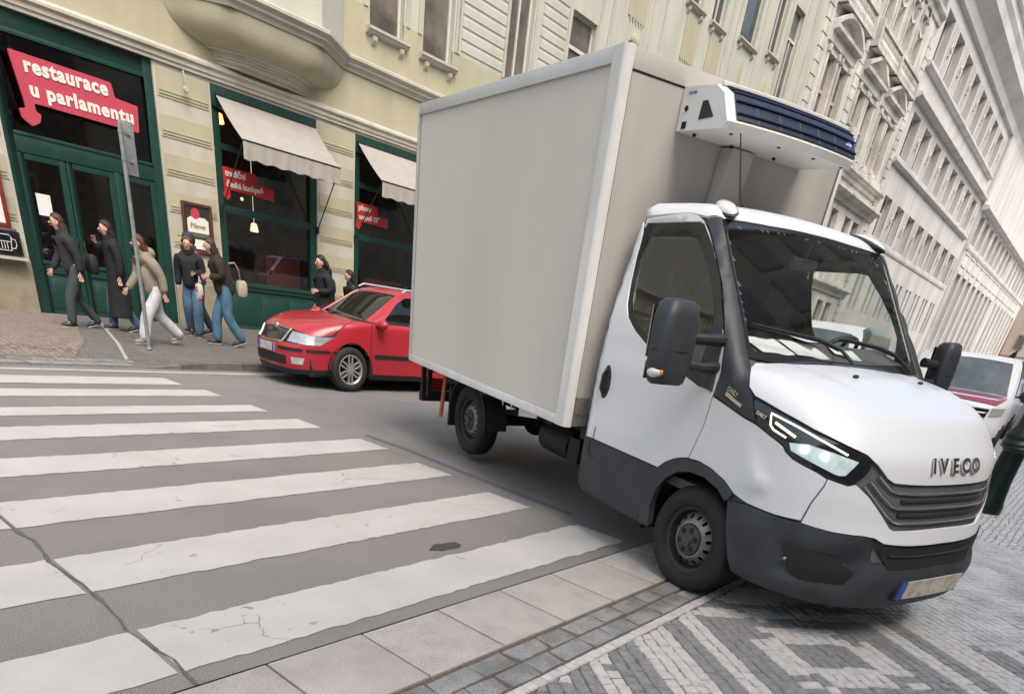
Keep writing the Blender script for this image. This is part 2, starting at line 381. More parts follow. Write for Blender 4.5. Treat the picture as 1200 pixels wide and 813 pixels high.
        me.polygons.foreach_set('use_smooth', [True]*len(me.polygons)); me.set_sharp_from_angle(angle=math.radians(50)); me.update()
        return link(bpy.data.objects.new(name, me), parent)
    def on(s, P, off=0.):
        """points pushed radially onto the solid's surface"""
        Q = np.atleast_2d(np.array(P, float))-s.c; Q /= np.linalg.norm(Q, axis=1)[:, None]
        return [Vector(p) for p in s.c+Q*(s.radius(Q)+off)[:, None]]

# ------------------------------------------------------------------ the setting: road, crossing, pavements
def sheet(name, pts, z, m, parent=None):
    b = MB(); b.add([(x, y, z) for x, y in pts], [tuple(range(len(pts)))]); return b.build(name, m, parent)
struct(sheet('ground', [(-400, -400), (400, -400), (400, 400), (-400, 400)], -.03, asphalt))
struct(sheet('road', [(-40, 2.30), (150, 2.30), (150, 10.66), (-40, 10.66)], 0, asphalt))
TOPS = [9.86, 8.98, 7.97, 7.12, 6.05, 4.98, 3.90, 2.88]; BOTS = [9.34, 8.55, 7.58, 6.64, 5.55, 4.47, 3.39, 2.42]
ENDS = [4.35, 4.48, 4.55, 4.66, 4.76, 4.66, 4.56, 4.57]
for i, (t_, b_, e_) in enumerate(zip(TOPS, BOTS, ENDS)):
    mb = MB()
    for xa, xb in (((-4.5), .978), (1.0, e_)):      # interrupted by the long joint in the asphalt
        n = 60; top = []; bot = []
        for k in range(n+1):
            x = xa+(xb-xa)*k/n; top.append((x+(random.random()-.5)*.012, t_+(random.random()-.5)*.022, .004)); bot.append((x+(random.random()-.5)*.012, b_+(random.random()-.5)*.022, .004))
        k0 = 0; vs = top+bot; mb.add(vs, [(k, k+n+1, k+n+2, k+1) for k in range(n)])
    struct(mb.build('crossing_stripe', road_paint))
mb = MB(); pts = [(.99+math.sin(k*.9)*.018+(random.random()-.5)*.02, 2.3+k*.12) for k in range(70)]
for (a, b) in zip(pts, pts[1:]):
    wd = .004+.009*random.random()**2; mb.quad((a[0]-wd, a[1], .0065), (a[0]+wd, a[1], .0065), (b[0]+wd, b[1], .0065), (b[0]-wd, b[1], .0065))
struct(mb.build('asphalt_joint', mat('dark joint filler', (.13, .12, .115), .9, var=.4, vs=20)))
struct(sheet('edge_line', [(-6, 10.30), (60, 10.30), (60, 10.42), (-6, 10.42)], .004, road_paint))
blue = [(4.96, 6.2), (4.96, 5.44), (4.89, 4.71), (4.83, 3.94), (4.78, 3.1)]
mb = MB(); mb.add([(x-.035, y, .004) for x, y in blue]+[(x+.035, y, .004) for x, y in blue], [(k, k+5, k+6, k+1) for k in range(4)])
struct(mb.build('blue_parking_line', mat('faded blue paint', (.085, .115, .19), .85, col2=(.12, .115, .115), vs=7, lo=.42, hi=.6)))
mb = MB()
for cx_, cy_, r_ in ((3.14, 3.02, .10),):
    n = 14; mb.add([(cx_+r_*(1.3+.25*math.sin(k*2.1))*math.cos(2*PI*k/n), cy_+r_*(.65+.15*math.sin(k*1.7))*math.sin(2*PI*k/n), .0045) for k in range(n)], [tuple(range(n))])
struct(mb.build('oil_stain', mat('oil stain', (.05, .045, .042), .7)))
# big granite slabs along the near kerb
mb = MB(); x = -.82-3*.53
while x < 12:
    w_ = .53; yb = 1.77; mb.prism([(x+.006, yb+.006), (x+w_-.006, yb+.006), (x+w_-.006, 2.285), (x+.006, 2.285)], 2, -.06, .004+random.random()*.002); x += w_
struct(mb.build('kerb_slabs', slab_m, bevel=.004))
struct(sheet('slab_bed', [(-6, 1.30), (14, 1.30), (14, 2.298), (-6, 2.298)], -.006, mat('brown sand joint', (.13, .10, .08), .95, var=.4, vs=30)))
mb = MB()
for row, (y0, y1) in enumerate(((1.618, 1.752), (1.475, 1.612))):
    x = -4+row*.13
    while x < 9:
        w_ = .17+random.random()*.15; j = lambda: (random.random()-.5)*.026
        mb.prism([(x+.008+j(), y0+.008+j()*.5), (x+w_-.008+j(), y0+.008+j()*.5), (x+w_-.008+j(), y1-.006+j()*.5), (x+.008+j(), y1-.006+j()*.5)], 2, -.05, random.random()*.006); x += w_
struct(mb.build('kerb_setts', sett_m, bevel=.006))
# mosaic of small stones: nested light and dark squares set askew to the kerb, plain grey further right
def stone(mb, P4, mi, h):
    cxm = sum(p[0] for p in P4)/4; cym = sum(p[1] for p in P4)/4; tl_ = [(random.random()-.5)*.003 for _ in range(4)]
    V = [(p[0]*.86+cxm*.14, p[1]*.86+cym*.14, h+tl_[e]) for e, p in enumerate(P4)]+[(p[0], p[1], h-.006) for p in P4]+[(p[0], p[1], -.02) for p in P4]
    mb.add(V, [(0, 1, 2, 3), (4, 5, 1, 0), (5, 6, 2, 1), (6, 7, 3, 2), (7, 4, 0, 3), (8, 9, 5, 4), (9, 10, 6, 5), (10, 11, 7, 6), (11, 8, 4, 7)], mi)
mb = MB(); s_ = .071; ca, sa = math.cos(math.radians(-37.5)), math.sin(math.radians(-37.5)); c0 = (3.92, .57)
RB = [.20, .45, .61, .76, .93, 1.08]
for i in range(-75, 90):
    sh = (random.random()-.5)*.03
    for j in range(-75, 60):
        a, n_ = (i+.5)*s_, (j+.5)*s_+sh; x = c0[0]+a*ca-n_*sa; y = c0[1]+a*sa+n_*ca
        if y > 1.425 or y < -2.6 or x < 1.3 or x > 8.75 or (x-1.4)*.9+(y+2.6) < 1.2: continue
        ta = (a+1.08) % 2.16-1.08; tn = (n_*1.25+1.08) % 2.16-1.08; mm = max(abs(ta), abs(tn)); k = sum(mm > r_ for r_ in RB); mi = 0 if k % 2 else 1
        if mi == 0 and .24 < abs(ta) < .40 and .24 < abs(tn) < .40: mi = 1
        if x > 5.15+.12*math.sin(y*4+i): mi = 2
        elif random.random() < .012: mi = 1-mi
        g = .0028; q = lambda: (random.random()-.5)*.009; hw = s_/2-g
        P4 = []
        for da, dn in ((-hw, -hw), (hw, -hw), (hw, hw), (-hw, hw)):
            da += q(); dn += q(); P4.append((x+da*ca-dn*sa, min(1.403, y+da*sa+dn*ca)))
        stone(mb, P4, mi, random.random()*.004)
x = 1.3
while x < 8.75:
    w_ = .062+random.random()*.02; q = lambda: (random.random()-.5)*.006
    stone(mb, [(x+.002+q(), 1.408+q()), (x+w_-.002+q(), 1.408+q()), (x+w_-.002+q(), 1.468), (x+.002+q(), 1.468)], 0, .003+random.random()*.003); x += w_
me = bpy.data.meshes.new('mosaic_pavement'); me.from_pydata(mb.v, [], mb.f)
for m_ in (sett_l, sett_d, sett_g): me.materials.append(m_)
me.polygons.foreach_set('material_index', mb.mi); me.update(); struct(link(bpy.data.objects.new('mosaic_pavement', me)))
struct(sheet('mosaic_bed', [(-6, -8), (8.6, -8), (8.6, 1.44), (-6, 1.44)], -.0055, joint_m))
struct(sheet('cobbled_pavement', [(8.6, -8), (150, -8), (150, 1.40), (8.6, 1.40)], .0, cob_far))
struct(sheet('cobbled_margin', [(8.6, 1.40), (150, 1.40), (150, 2.30), (8.6, 2.30)], .003, cob_far))
# far pavement, lowered to the crossing at the left
def sst(x, a, b): t = min(1, max(0, (x-a)/(b-a))); return t*t*(3-2*t)
def pz(x, y): return .11*max(sst(x, 4.2, 5.7), sst(y, 10.9, 12.6))+.012*0
def grid(name, x0, x1, y0, y1, nx, ny, m, dz=0., xe=None):
    b = MB(); vs = []
    for j in range(ny+1):
        y = y0+(y1-y0)*j/ny; xl = x0 if xe is None else xe(y)[0]; xr = x1 if xe is None else xe(y)[1]
        for i in range(nx+1):
            x = xl+(xr-xl)*i/nx; vs.append((x, y, pz(x, y)+dz))
    b.add(vs, [(j*(nx+1)+i, j*(nx+1)+i+1, (j+1)*(nx+1)+i+1, (j+1)*(nx+1)+i) for j in range(ny) for i in range(nx)])
    return struct(b.build(name, m, smooth=True))
grid('far_pavement', -20, 130, 10.80, 16.75, 200, 24, cob_gry)
dg = lambda y: 4.55+(y-11.7)*.30
grid('tan_mosaic_pavement', -20, 4, 11.35, 16.72, 40, 16, cob_tan, .004, lambda y: (-20, dg(y)-.45-max(0, 12.5-y)*.2))
grid('dark_sett_border', 0, 5, 10.80, 16.72, 10, 24, pave_grey, .006, lambda y: (dg(y)-.44, dg(y)))
grid('light_stone_strip', 0, 5, 11.2, 16.71, 4, 24, slab_m, .008, lambda y: (dg(y)+.005, dg(y)+.06))
mb = MB(); x = -12
while x < 4.3:
    for r in range(2): mb.box(x+.01+r*.14, x+.29+r*.14, 10.80+r*.26, 11.05+r*.26, -.05, pz(x, 10.9+r*.25)+.016)
    x += .3
struct(mb.build('dark_setts_row', sett_m, bevel=.006))
mb = MB(); x = -12
while x < 110:
    L_ = 1.0; n = 4
    for k in range(n):
        xa, xb = x+.006+k*(L_-.012)/n, x+.006+(k+1)*(L_-.012)/n
        za, zb = .012+pz(xa, 10.7), .012+pz(xb, 10.7)
        mb.add([(xa, 10.66, -.05), (xa, 10.66, za-.015), (xa, 10.69, za), (xa, 10.82, za), (xa, 10.82, -.05), (xb, 10.66, -.05), (xb, 10.66, zb-.015), (xb, 10.69, zb), (xb, 10.82, zb), (xb, 10.82, -.05)],
               [(0, 1, 6, 5), (1, 2, 7, 6), (2, 3, 8, 7), (3, 4, 9, 8)]+([(4, 3, 2, 1, 0)] if k == 0 else [])+([(5, 6, 7, 8, 9)] if k == n-1 else []))
    x += L_
struct(mb.build('far_kerb', kerb_m))

# ------------------------------------------------------------------ the box truck
truck = empty('box_truck', 'white delivery truck with a large grey cargo box and a cooling unit above its cab', 'truck')
TM = Matrix(((-.33067491, .94322472, -.03132448), (-.94348286, -.33118286, -.01257017), (-.02223062, .02539747, .99943022))).to_4x4()
TM.translation = Vector((4.95892702, 1.32017002, .012)); truck.matrix_world = TM
w_low = tab([.2, .35, .6, 1.2, 1.5, 2.6], [.95, .99, 1.0, 1.0, .975, .975]); f_low = tab([.2, .45, .62, .80, 1.07, 1.22, 1.45, 2.6], [1.0, 1.05, 1.0, .95, .88, .80, .66, .6])
w_top = tab([.0, 1.2, 1.43, 2.12, 2.4, 3.], [.995, .995, .985, .858, .80, .72])
REAR = -1.34
def t_low(x, y, z):
    w_ = w_low(z); f = f_low(z); xc = -.10; n = 3.0
    q = (np.maximum(x-xc, 0)/(f-xc))**n+(np.abs(y)/w_)**n
    g1 = np.where(x > xc, (q**(1/n)-1)*w_, np.abs(y)-w_); t = x+.07
    h = 1.455-.07*t-.24*t*np.maximum(t, 0)-.05*(y/.9)**2
    g = smax(g1, (z-h)*.95, .16); g = smax(g, REAR-x, .06); return np.maximum(g, .2-z)
def t_top(x, y, z):
    d = (x+.045+.03*(y/.85)**2)*.768+(z-1.45)*.64
    g = smax(np.abs(y)-w_top(z), d, .055); g = smax(g, z-(2.225-.035*(y/.8)**2-.03*np.maximum(0, x+1.0)), .10)
    g = smax(g, REAR-x, .06); return np.maximum(g, .8-z)
TS = Solid([t_low, t_top], (-.35, 0, .95))
win = [(-1.255, -.86, 2.03), (-1.235, -.85, 2.06), (-.848, -.85, 2.072), (-.75, -.849, 2.072), (-.706, -.847, 2.055), (-.571, -.855, 1.935), (-.434, -.87, 1.792), (-.33, -.895, 1.664), (-.262, -.916, 1.577), (-.21, -.96, 1.458), (-.18, -.99, 1.33), (-.19, -.998, 1.243), (-.282, -.997, 1.246), (-.46, -.991, 1.29), (-.64, -.983, 1.332), (-.832, -.978, 1.389), (-1.0, -.971, 1.460), (-1.11, -.962, 1.527), (-1.165, -.95, 1.60), (-1.21, -.92, 1.74), (-1.24, -.886, 1.88)]
winI = [(-1.205, -.86, 1.985), (-.80, -.85, 1.985), (-.72, -.849, 1.975), (-.58, -.855, 1.85), (-.45, -.87, 1.715), (-.36, -.895, 1.60), (-.33, -.96, 1.48), (-.325, -.99, 1.40), (-.34, -.99, 1.31), (-.48, -.99, 1.335), (-.65, -.983, 1.375), (-.835, -.978, 1.432), (-.985, -.971, 1.498), (-1.075, -.962, 1.56), (-1.125, -.95, 1.63), (-1.165, -.92, 1.75), (-1.195, -.886, 1.88)]
winQ = [(-.70, -.84, 1.985), (-.66, -.84, 1.985)]
door = [(-1.275, -.874, 2.116), (-.879, -.841, 2.119), (-.795, -.844, 2.107), (-.721, -.845, 2.073), (-.646, -.845, 2.010), (-.524, -.857, 1.885), (-.396, -.881, 1.742), (-.275, -.92, 1.582), (-.190, -.948, 1.461), (-.148, -.977, 1.344), (-.148, -.999, 1.222), (-.155, -1.0, 1.05), (-.208, -1.0, .838), (-.268, -1.0, .823), (-.334, -1.0, .8), (-.403, -1.0, .759), (-.454, -1.0, .711), (-.832, -1.0, .714), (-1.232, -.998, .717), (-1.235, -.998, .85), (-1.252, -.985, 1.064), (-1.262, -.984, 1.319), (-1.285, -.966, 1.581), (-1.285, -.932, 1.828)]
mount = [(-.351, -.9, 1.683), (-.268, -.916, 1.577), (-.20, -.957, 1.459), (-.158, -.998, 1.235), (-.274, -.997, 1.251), (-.304, -.979, 1.378), (-.315, -.966, 1.505)]
apil = [(-.70, -.84, 2.071), (-.625, -.792, 2.082), (-.49, -.800, 1.918), (-.355, -.808, 1.754), (-.22, -.822, 1.59), (-.09, -.842, 1.434), (-.04, -.875, 1.406), (.087, -.968, 1.301), (.125, -.975, 1.274), (.168, -.983, 1.21), (.212, -.98, 1.146), (.119, -.992, 1.16), (-.004, -.999, 1.191), (-.138, -.999, 1.225), (-.139, -.98, 1.344), (-.180, -.95, 1.465), (-.262, -.915, 1.588), (-.384, -.88, 1.749), (-.512, -.865, 1.893), (-.634, -.85, 2.018)]
clad = [(-1.325, -1.0, .709), (-.83, -1.0, .707), (-.462, -1.0, .703), (-.500, -1.0, .648), (-.535, -.999, .56), (-.545, -.993, .44), (-.535, -.98, .305), (-.953, -.98, .30), (-1.217, -.985, .305), (-1.30, -.99, .35), (-1.325, -.995, .45)]
archp = [(-.452, -1.0, .706), (-.393, -1.0, .756), (-.324, -1.0, .797), (-.204, -1.0, .828), (-.107, -1.0, .838), (.003, -.999, .827), (.13, -.994, .788), (.215, -.987, .739), (.18, -.99, .69), (.10, -.997, .742), (-.027, -1.0, .773), (-.155, -1.0, .768), (-.257, -1.0, .739), (-.341, -1.0, .675), (-.404, -1.0, .581), (-.428, -.995, .466), (-.412, -.983, .317), (-.51, -.985, .310), (-.540, -.993, .443), (-.530, -.999, .562), (-.495, -1.0, .648)]
fender = [(-.139, -.999, 1.213), (-.001, -.999, 1.182), (.121, -.992, 1.151), (.217, -.98, 1.132), (.242, -.976, 1.124), (.31, -.962, 1.099), (.376, -.943, 1.074), (.404, -.934, 1.061), (.427, -.926, 1.036), (.472, -.908, 1.010), (.528, -.88, .992), (.596, -.838, .973), (.642, -.806, .952), (.642, -.812, .919), (.625, -.841, .822), (.618, -.856, .722), (.498, -.918, .713), (.317, -.97, .721), (.219, -.985, .745), (.13, -.994, .795), (.001, -.999, .833), (-.109, -1.0, .845), (-.196, -1.0, .838), (-.146, -1.0, 1.05)]
headl = [(.128, -.978, 1.271), (.168, -.976, 1.254), (.296, -.953, 1.223), (.418, -.91, 1.19), (.526, -.853, 1.155), (.618, -.785, 1.132), (.675, -.732, 1.114), (.735, -.662, 1.094), (.756, -.639, 1.073), (.765, -.64, 1.032), (.76, -.662, .994), (.748, -.693, .960), (.73, -.721, .948), (.694, -.76, .955), (.658, -.792, .965), (.595, -.84, .982), (.527, -.882, 1.002), (.473, -.908, 1.021), (.430, -.926, 1.045), (.404, -.936, 1.073), (.379, -.943, 1.083), (.305, -.963, 1.108), (.235, -.977, 1.136), (.219, -.98, 1.144), (.176, -.985, 1.207)]
def mir(h): return list(h)+[(x, -y, z) for x, y, z in reversed(h) if abs(y) > 1e-4]
hoodh = [(-.028, 0, 1.452), (-.03, -.40, 1.44), (-.045, -.83, 1.418), (-.02, -.885, 1.40), (.082, -.966, 1.308), (.145, -.973, 1.273), (.326, -.94, 1.230), (.502, -.862, 1.177), (.647, -.754, 1.132), (.731, -.663, 1.10), (.781, -.603, 1.055), (.823, -.537, .997), (.845, -.492, .978), (.877, -.37, .974), (.896, -.245, .972), (.90, 0, .970)]
fronth = [(.649, -.802, .952), (.692, -.764, .943), (.728, -.722, .935), (.748, -.69, .948), (.803, -.628, .900), (.865, -.543, .818), (.91, -.467, .743), (.926, -.43, .729), (.945, -.343, .729), (.957, -.16, .731), (.96, 0, .731), (1.0, 0, .650), (.99, -.137, .651), (.975, -.307, .655), (.926, -.491, .668), (.894, -.551, .695), (.858, -.616, .702), (.752, -.756, .700), (.623, -.85, .711), (.634, -.836, .824), (.651, -.809, .915)]
def strip_mir(h):   # near-side loop that starts and ends on the centre line
    return h+[(x, -y, z) for x, y, z in h[::-1] if abs(y) > 1e-4]
i0 = 10; f1 = fronth[:11]; f2 = fronth[11:]
front_loop = [(x, -y, z) for x, y, z in f1[::-1]][1:]   # far upper edge, centre outwards
front_loop = f1+front_loop+[(x, -y, z) for x, y, z in f2[1:]][::-1]+f2
grille_top = [(.757, -.68, .962), (.767, -.642, 1.030), (.785, -.602, 1.040), (.828, -.536, .985), (.850, -.488, .969), (.881, -.368, .966), (.899, -.243, .963), (.905, 0, .962)]
grille_bot = [(.957, 0, .738), (.953, -.163, .738), (.942, -.345, .737), (.921, -.432, .737), (.906, -.466, .752), (.862, -.541, .828), (.802, -.626, .909)]
grille_loop = grille_top+[(x, -y, z) for x, y, z in grille_top[::-1]][1:]+[(x, -y, z) for x, y, z in grille_bot[::-1]]+grille_bot[1:]
grille_loop = grille_top+[(x, -y, z) for x, y, z in grille_top[::-1]][1:]+[(x, -y, z) for x, y, z in grille_bot[1:][::-1]]+grille_bot
bt = [(.20, -.99, .690), (.323, -.97, .710), (.503, -.917, .703), (.626, -.855, .705), (.755, -.755, .693), (.862, -.615, .694), (.897, -.55, .686), (.93, -.489, .660), (.978, -.304, .648), (.99, -.137, .645), (1.0, 0, .643)]
bb = [(1.02, 0, .27), (1.014, -.264, .275), (.957, -.489, .28), (.829, -.693, .285), (.671, -.828, .29), (.44, -.94, .285), (.36, -.96, .30), (.315, -.967, .372), (.245, -.984, .534)]
bump_loop = bt+[(x, -y, z) for x, y, z in bt[::-1]][1:]+[(x, -y, z) for x, y, z in bb[1:][::-1]]+bb
wsh = [(-.615, 0, 2.105), (-.615, -.40, 2.098), (-.622, -.783, 2.078), (-.575, -.788, 2.02), (-.448, -.797, 1.865), (-.325, -.804, 1.717), (-.13, -.828, 1.48), (-.085, -.835, 1.425), (-.04, -.6, 1.43), (-.03, -.3, 1.445), (-.028, 0, 1.45)]
ws_loop = mir(wsh)
wsI = mir([(-.595, 0, 2.07), (-.60, -.40, 2.065), (-.60, -.735, 2.045), (-.56, -.757, 1.99), (-.33, -.776, 1.71), (-.14, -.800, 1.49), (-.11, -.78, 1.462), (-.06, -.3, 1.475), (-.058, 0, 1.478)])
def door_disp(P):
    """pressed crease low on the door and a shallow dish under the window"""
    x, z = P[:, 0], P[:, 2]; zc = .87-.11*np.clip((x+.70)/.3, 0, 1); c = 1/(1+np.exp(-(z-zc)/.012))
    return -.005*c*(z < 1.3)*np.clip((1.25-z)/.2, 0, 1)
def fend_disp(P):
    x, z = P[:, 0], P[:, 2]; d = z-(1.01-.27*(x+.15)); return .003*np.exp(-(d/.03)**2)*np.clip((x+.15)/.2, 0, 1)*np.clip((.6-x)/.2, 0, 1)
def hood_disp(P):
    x, y, z = P[:, 0], np.abs(P[:, 1]), P[:, 2]; d = y-(.36+.35*np.clip(.6-x, 0, .6)); return .012/(1+np.exp(-d/.02))*np.clip((.75-x)/.3, 0, 1)-.006
for mi_ in (False, True):
    TS.panel('door', door, white_paint, truck, holes=[win], mirror=mi_, disp=door_disp)
    TS.panel('window_surround', win, frit, truck, off=-.006, holes=[winI], mirror=mi_)
    TS.panel('side_window', winI, win_glass, truck, off=-.008, thick=0, mirror=mi_)
    TS.panel('mirror_mount', mount, grey_plastic, truck, off=.006, mirror=mi_)
    TS.panel('windscreen_pillar', apil, grey_plastic, truck, off=.001, mirror=mi_)
    TS.panel('lower_cladding', clad, grey_plastic, truck, off=.004, mirror=mi_, thick=.02)
    TS.panel('wheel_arch', archp, grey_plastic, truck, off=.016, thick=.05, mirror=mi_, step=.02)
    TS.panel('front_wing', fender, white_paint, truck, mirror=mi_)
    S_ = -1 if not mi_ else 1
    TS.panel('rear_cab_post', [(-1.30, -.87, 2.09), (-1.279, -.89, 2.02), (-1.292, -.932, 1.828), (-1.292, -.966, 1.581), (-1.270, -.984, 1.319), (-1.260, -.985, 1.064), (-1.243, -.998, .85), (-1.240, -.998, .717), (-1.36, -.93, .717), (-1.37, -.93, 1.3), (-1.37, -.82, 2.08)], white_paint, truck, mirror=mi_)
    TS.panel('headlight', headl, gloss_black, truck, off=-.010, mirror=mi_, step=.02)
roof_loop = [(-1.345, -.82, 2.12), (-1.275, -.868, 2.128), (-.879, -.846, 2.130), (-.79, -.848, 2.118), (-.70, -.835, 2.088), (-.655, -.815, 2.088), (-.625, -.785, 2.090), (-.617, -.40, 2.112), (-.617, 0, 2.118)]
roof_loop = mir(roof_loop[::-1])[::-1] if False else roof_loop+[(x, -y, z) for x, y, z in roof_loop[::-1][1:]]
cab_roof = TS.panel('cab_roof', roof_loop, white_paint, truck, axis=(-.35, 0, 1))
TS.panel('bonnet', strip_mir(hoodh), white_paint, truck, disp=hood_disp, axis=(1, 0, .35))
TS.panel('front_panel', front_loop, white_paint, truck, kind='c', step=.025)
grille = TS.panel('grille', grille_loop, mat('matt black mesh', (.007, .007, .008), .6), truck, off=-.03, kind='c', step=.03, thick=.02)
bumper = TS.panel('bumper', bump_loop, grey_plastic, truck, off=.006, kind='c', thick=.03, step=.03,
                  disp=lambda P: -.035*np.clip((.60-np.abs(P[:, 1]))/.06, 0, 1)*np.clip((P[:, 2]-.50)/.03, 0, 1)-.03*np.exp(-(np.maximum(np.abs(np.abs(P[:, 1])-.76)-.13, 0)/.02)**2)*np.exp(-(np.maximum(np.abs(P[:, 2]-.485)-.075, 0)/.018)**2))
TS.panel('windscreen_border', ws_loop, frit, truck, off=-.006, holes=[wsI], axis=(1, 0, 1.1))
TS.panel('windscreen', wsI, ws_glass, truck, off=-.008, thick=0, axis=(1, 0, 1.1))
# inner shell behind the panels: seams show dark, windows and wheel arches stay open
def inner_shell():
    P = []; F = []; na, nz = 150, 90
    D = np.array([(math.cos(PI*2*i/na)*math.cos(e), math.sin(PI*2*i/na)*math.cos(e), math.sin(e)) for e in np.linspace(-1.2, PI/2-.001, nz) for i in range(na)])
    R = TS.radius(D)-.024; V = TS.c+D*R[:, None]
    fw, _ = TS.chart('g', (0, -1, .15)); cw, _ = TS.chart('g', (1, 0, 1.1)); 
    def ins(q, poly):
        x, y = q; r = False; j = len(poly)-1
        for i in range(len(poly)):
            if (poly[i][1] > y) != (poly[j][1] > y) and x < (poly[j][0]-poly[i][0])*(y-poly[i][1])/(poly[j][1]-poly[i][1])+poly[i][0]: r = not r
            j = i
        return r
    wp = fw(np.array(win))*1.0; sp = cw(np.array(ws_loop)); keep = []
    for j in range(nz-1):
        for i in range(na):
            q = (j*na+i, j*na+(i+1) % na, (j+1)*na+(i+1) % na, (j+1)*na+i); c = V[list(q)].mean(0)
            if c[2] < .33: continue
            if math.hypot(c[0]+.08, c[2]-.345) < .43 and abs(c[1]) > .5: continue
            m = np.array([[c[0], -abs(c[1]), c[2]]])
            if c[1] != 0 and abs(c[1]) > .3 and c[2] > 1.2 and ins(fw(m)[0], wp): continue
            if c[0] > -.75 and c[2] > 1.40 and ins(cw(c[None])[0], sp): continue
            keep.append(q)
    b = MB(); b.add(V, keep); b.build('cab_shell', cabin_dark, truck, smooth=True)
inner_shell()
# grille bars, lettering, lights
def surf_strip(name, pts, wd, m, parent, off=.0, S=TS, th=.004, n=10):
    """a raised ribbon that follows the bodywork"""
    q = []
    for a, b in zip(pts, pts[1:]):
        for k in range(n): q.append(tuple(a[i]+(b[i]-a[i])*k/n for i in range(3)))
    q.append(pts[-1]); c = S.on(q, off); b = MB(); b.tube(c, wd, 8); return b.build(name, m, parent, smooth=True)
s1 = [(.799, -.586, 1.005), (.821, -.552, .979), (.851, -.501, .942), (.871, -.452, .930), (.896, -.347, .926), (.911, -.237, .924), (.915, 0, .923)]
s2 = [(.785, -.626, .978), (.838, -.557, .915), (.88, -.485, .864), (.898, -.434, .851), (.922, -.326, .85), (.93, -.206, .848), (.935, 0, .848)]
s3 = [(.778, -.652, .949), (.835, -.583, .882), (.882, -.507, .816), (.906, -.449, .783), (.92, -.406, .772), (.942, -.292, .769), (.952, -.161, .768), (.955, 0, .768)]
for s_ in (s1, s2, s3): surf_strip('grille_bar', s_+[(x, -y, z) for x, y, z in s_[::-1][1:]], .0070, mat('bright grille trim', (.80, .77, .70), .22, 1.0), grille, -.008, n=4)
for z_ in (.885, .81):
    surf_strip('grille_slat', [(.9, y_/10*.42, z_) for y_ in range(-10, 11)], .012, black_plastic, grille, -.020, n=2)
mb = MB()
for y_ in np.linspace(-.45, .45, 2): pass
heads = [o for o in truck.children if o.name.startswith('headlight')]
drl1 = [(.403, -.932, 1.108), (.325, -.956, 1.132), (.300, -.961, 1.15), (.28, -.961, 1.209), (.426, -.91, 1.174), (.535, -.855, 1.139), (.676, -.75, 1.085)]
drl2 = [(.322, -.954, 1.168), (.446, -.912, 1.121)]
lens = [(.428, -.924, 1.088), (.515, -.878, 1.100), (.614, -.81, 1.086), (.722, -.700, 1.060), (.704, -.742, .985), (.683, -.764, .980), (.660, -.784, .984), (.532, -.877, 1.026), (.449, -.917, 1.052)]
for sgn, hd in zip((1, -1), heads):
    fl = lambda L_: [(x, y*sgn, z) for x, y, z in L_]
    surf_strip('daytime_light', fl(drl1), .0048, lamp_white, hd, -.004, n=5)
    surf_strip('daytime_light', fl(drl2), .0065, lamp_white, hd, -.004, n=5)
    TS.panel('lamp_reflector', lens, reflector, hd, off=-.0045, mirror=sgn < 0, thick=.0, step=.010, disp=lambda P: -.003*np.sin(P[:, 1]*60)**2)
    TS.panel('lamp_cover', headl, lamp_glass, hd, off=-.001, mirror=sgn < 0, thick=0, step=.03)
    for p in ((.506, -.887, 1.074), (.600, -.826, 1.058)):
        c = TS.on([(p[0], p[1]*sgn, p[2])], -.004)[0]; b = MB(); b.ell(c, (.016, .016, .020)); b.build('headlamp_beam', beam, hd, smooth=True)
    a, b_ = TS.on([(.198, -.984*sgn, 1.197), (.262, -.968*sgn, 1.178)], .002)
    r_ = (b_-a).normalized()*(1 if sgn > 0 else -1)
    text('model_lettering', 'DAILY', .026, clear_pl, hd, (a+b_)/2, r_, (0, 0, 1), .001, .0006)
Pn = TS.on([(.86, -.25, 1.066), (.86, .25, 1.066), (.86, 0, 1.11), (.9, 0, 1.02)])
upv = Pn[2]-Pn[3]
for ch, yy in zip('IVECO', (-.215, -.125, -.005, .105, .22)):
    p = TS.on([(.865, yy, 1.066)], .004)[0]; q = TS.on([(.865, yy+.03, 1.066)], .004)[0]
    text('maker_lettering', ch, .112, chrome, truck, p, q-p, upv, .0035, .0042, sx=1.12)
# pillar badge lettering
a, b_ = TS.on([(-.075, -.99, 1.272), (.09, -.99, 1.222)], .005)
rv = (b_-a).normalized(); uvv = Vector((0, 0, 1))
text('side_badge', 'DAILY', .034, chrome, truck, (a+b_)/2+Vector((-.012, 0, .016)), rv, uvv, .002, .001)
mb = MB(); p0 = (a+b_)/2+Vector((.012, -.002, -.020)); n_ = rv.cross(uvv).normalized(); u_ = n_.cross(rv).normalized()
mb.add([p0+rv*sx*.075+u_*sy*.011+n_*sz*.003 for sx in (-1, 1) for sy in (-1, 1) for sz in (-1, 1)], [(0, 1, 3, 2), (4, 6, 7, 5), (0, 4, 5, 1), (2, 3, 7, 6), (0, 2, 6, 4), (1, 5, 7, 3)])
mb.build('side_badge_plate', chrome, truck, bevel=.002)
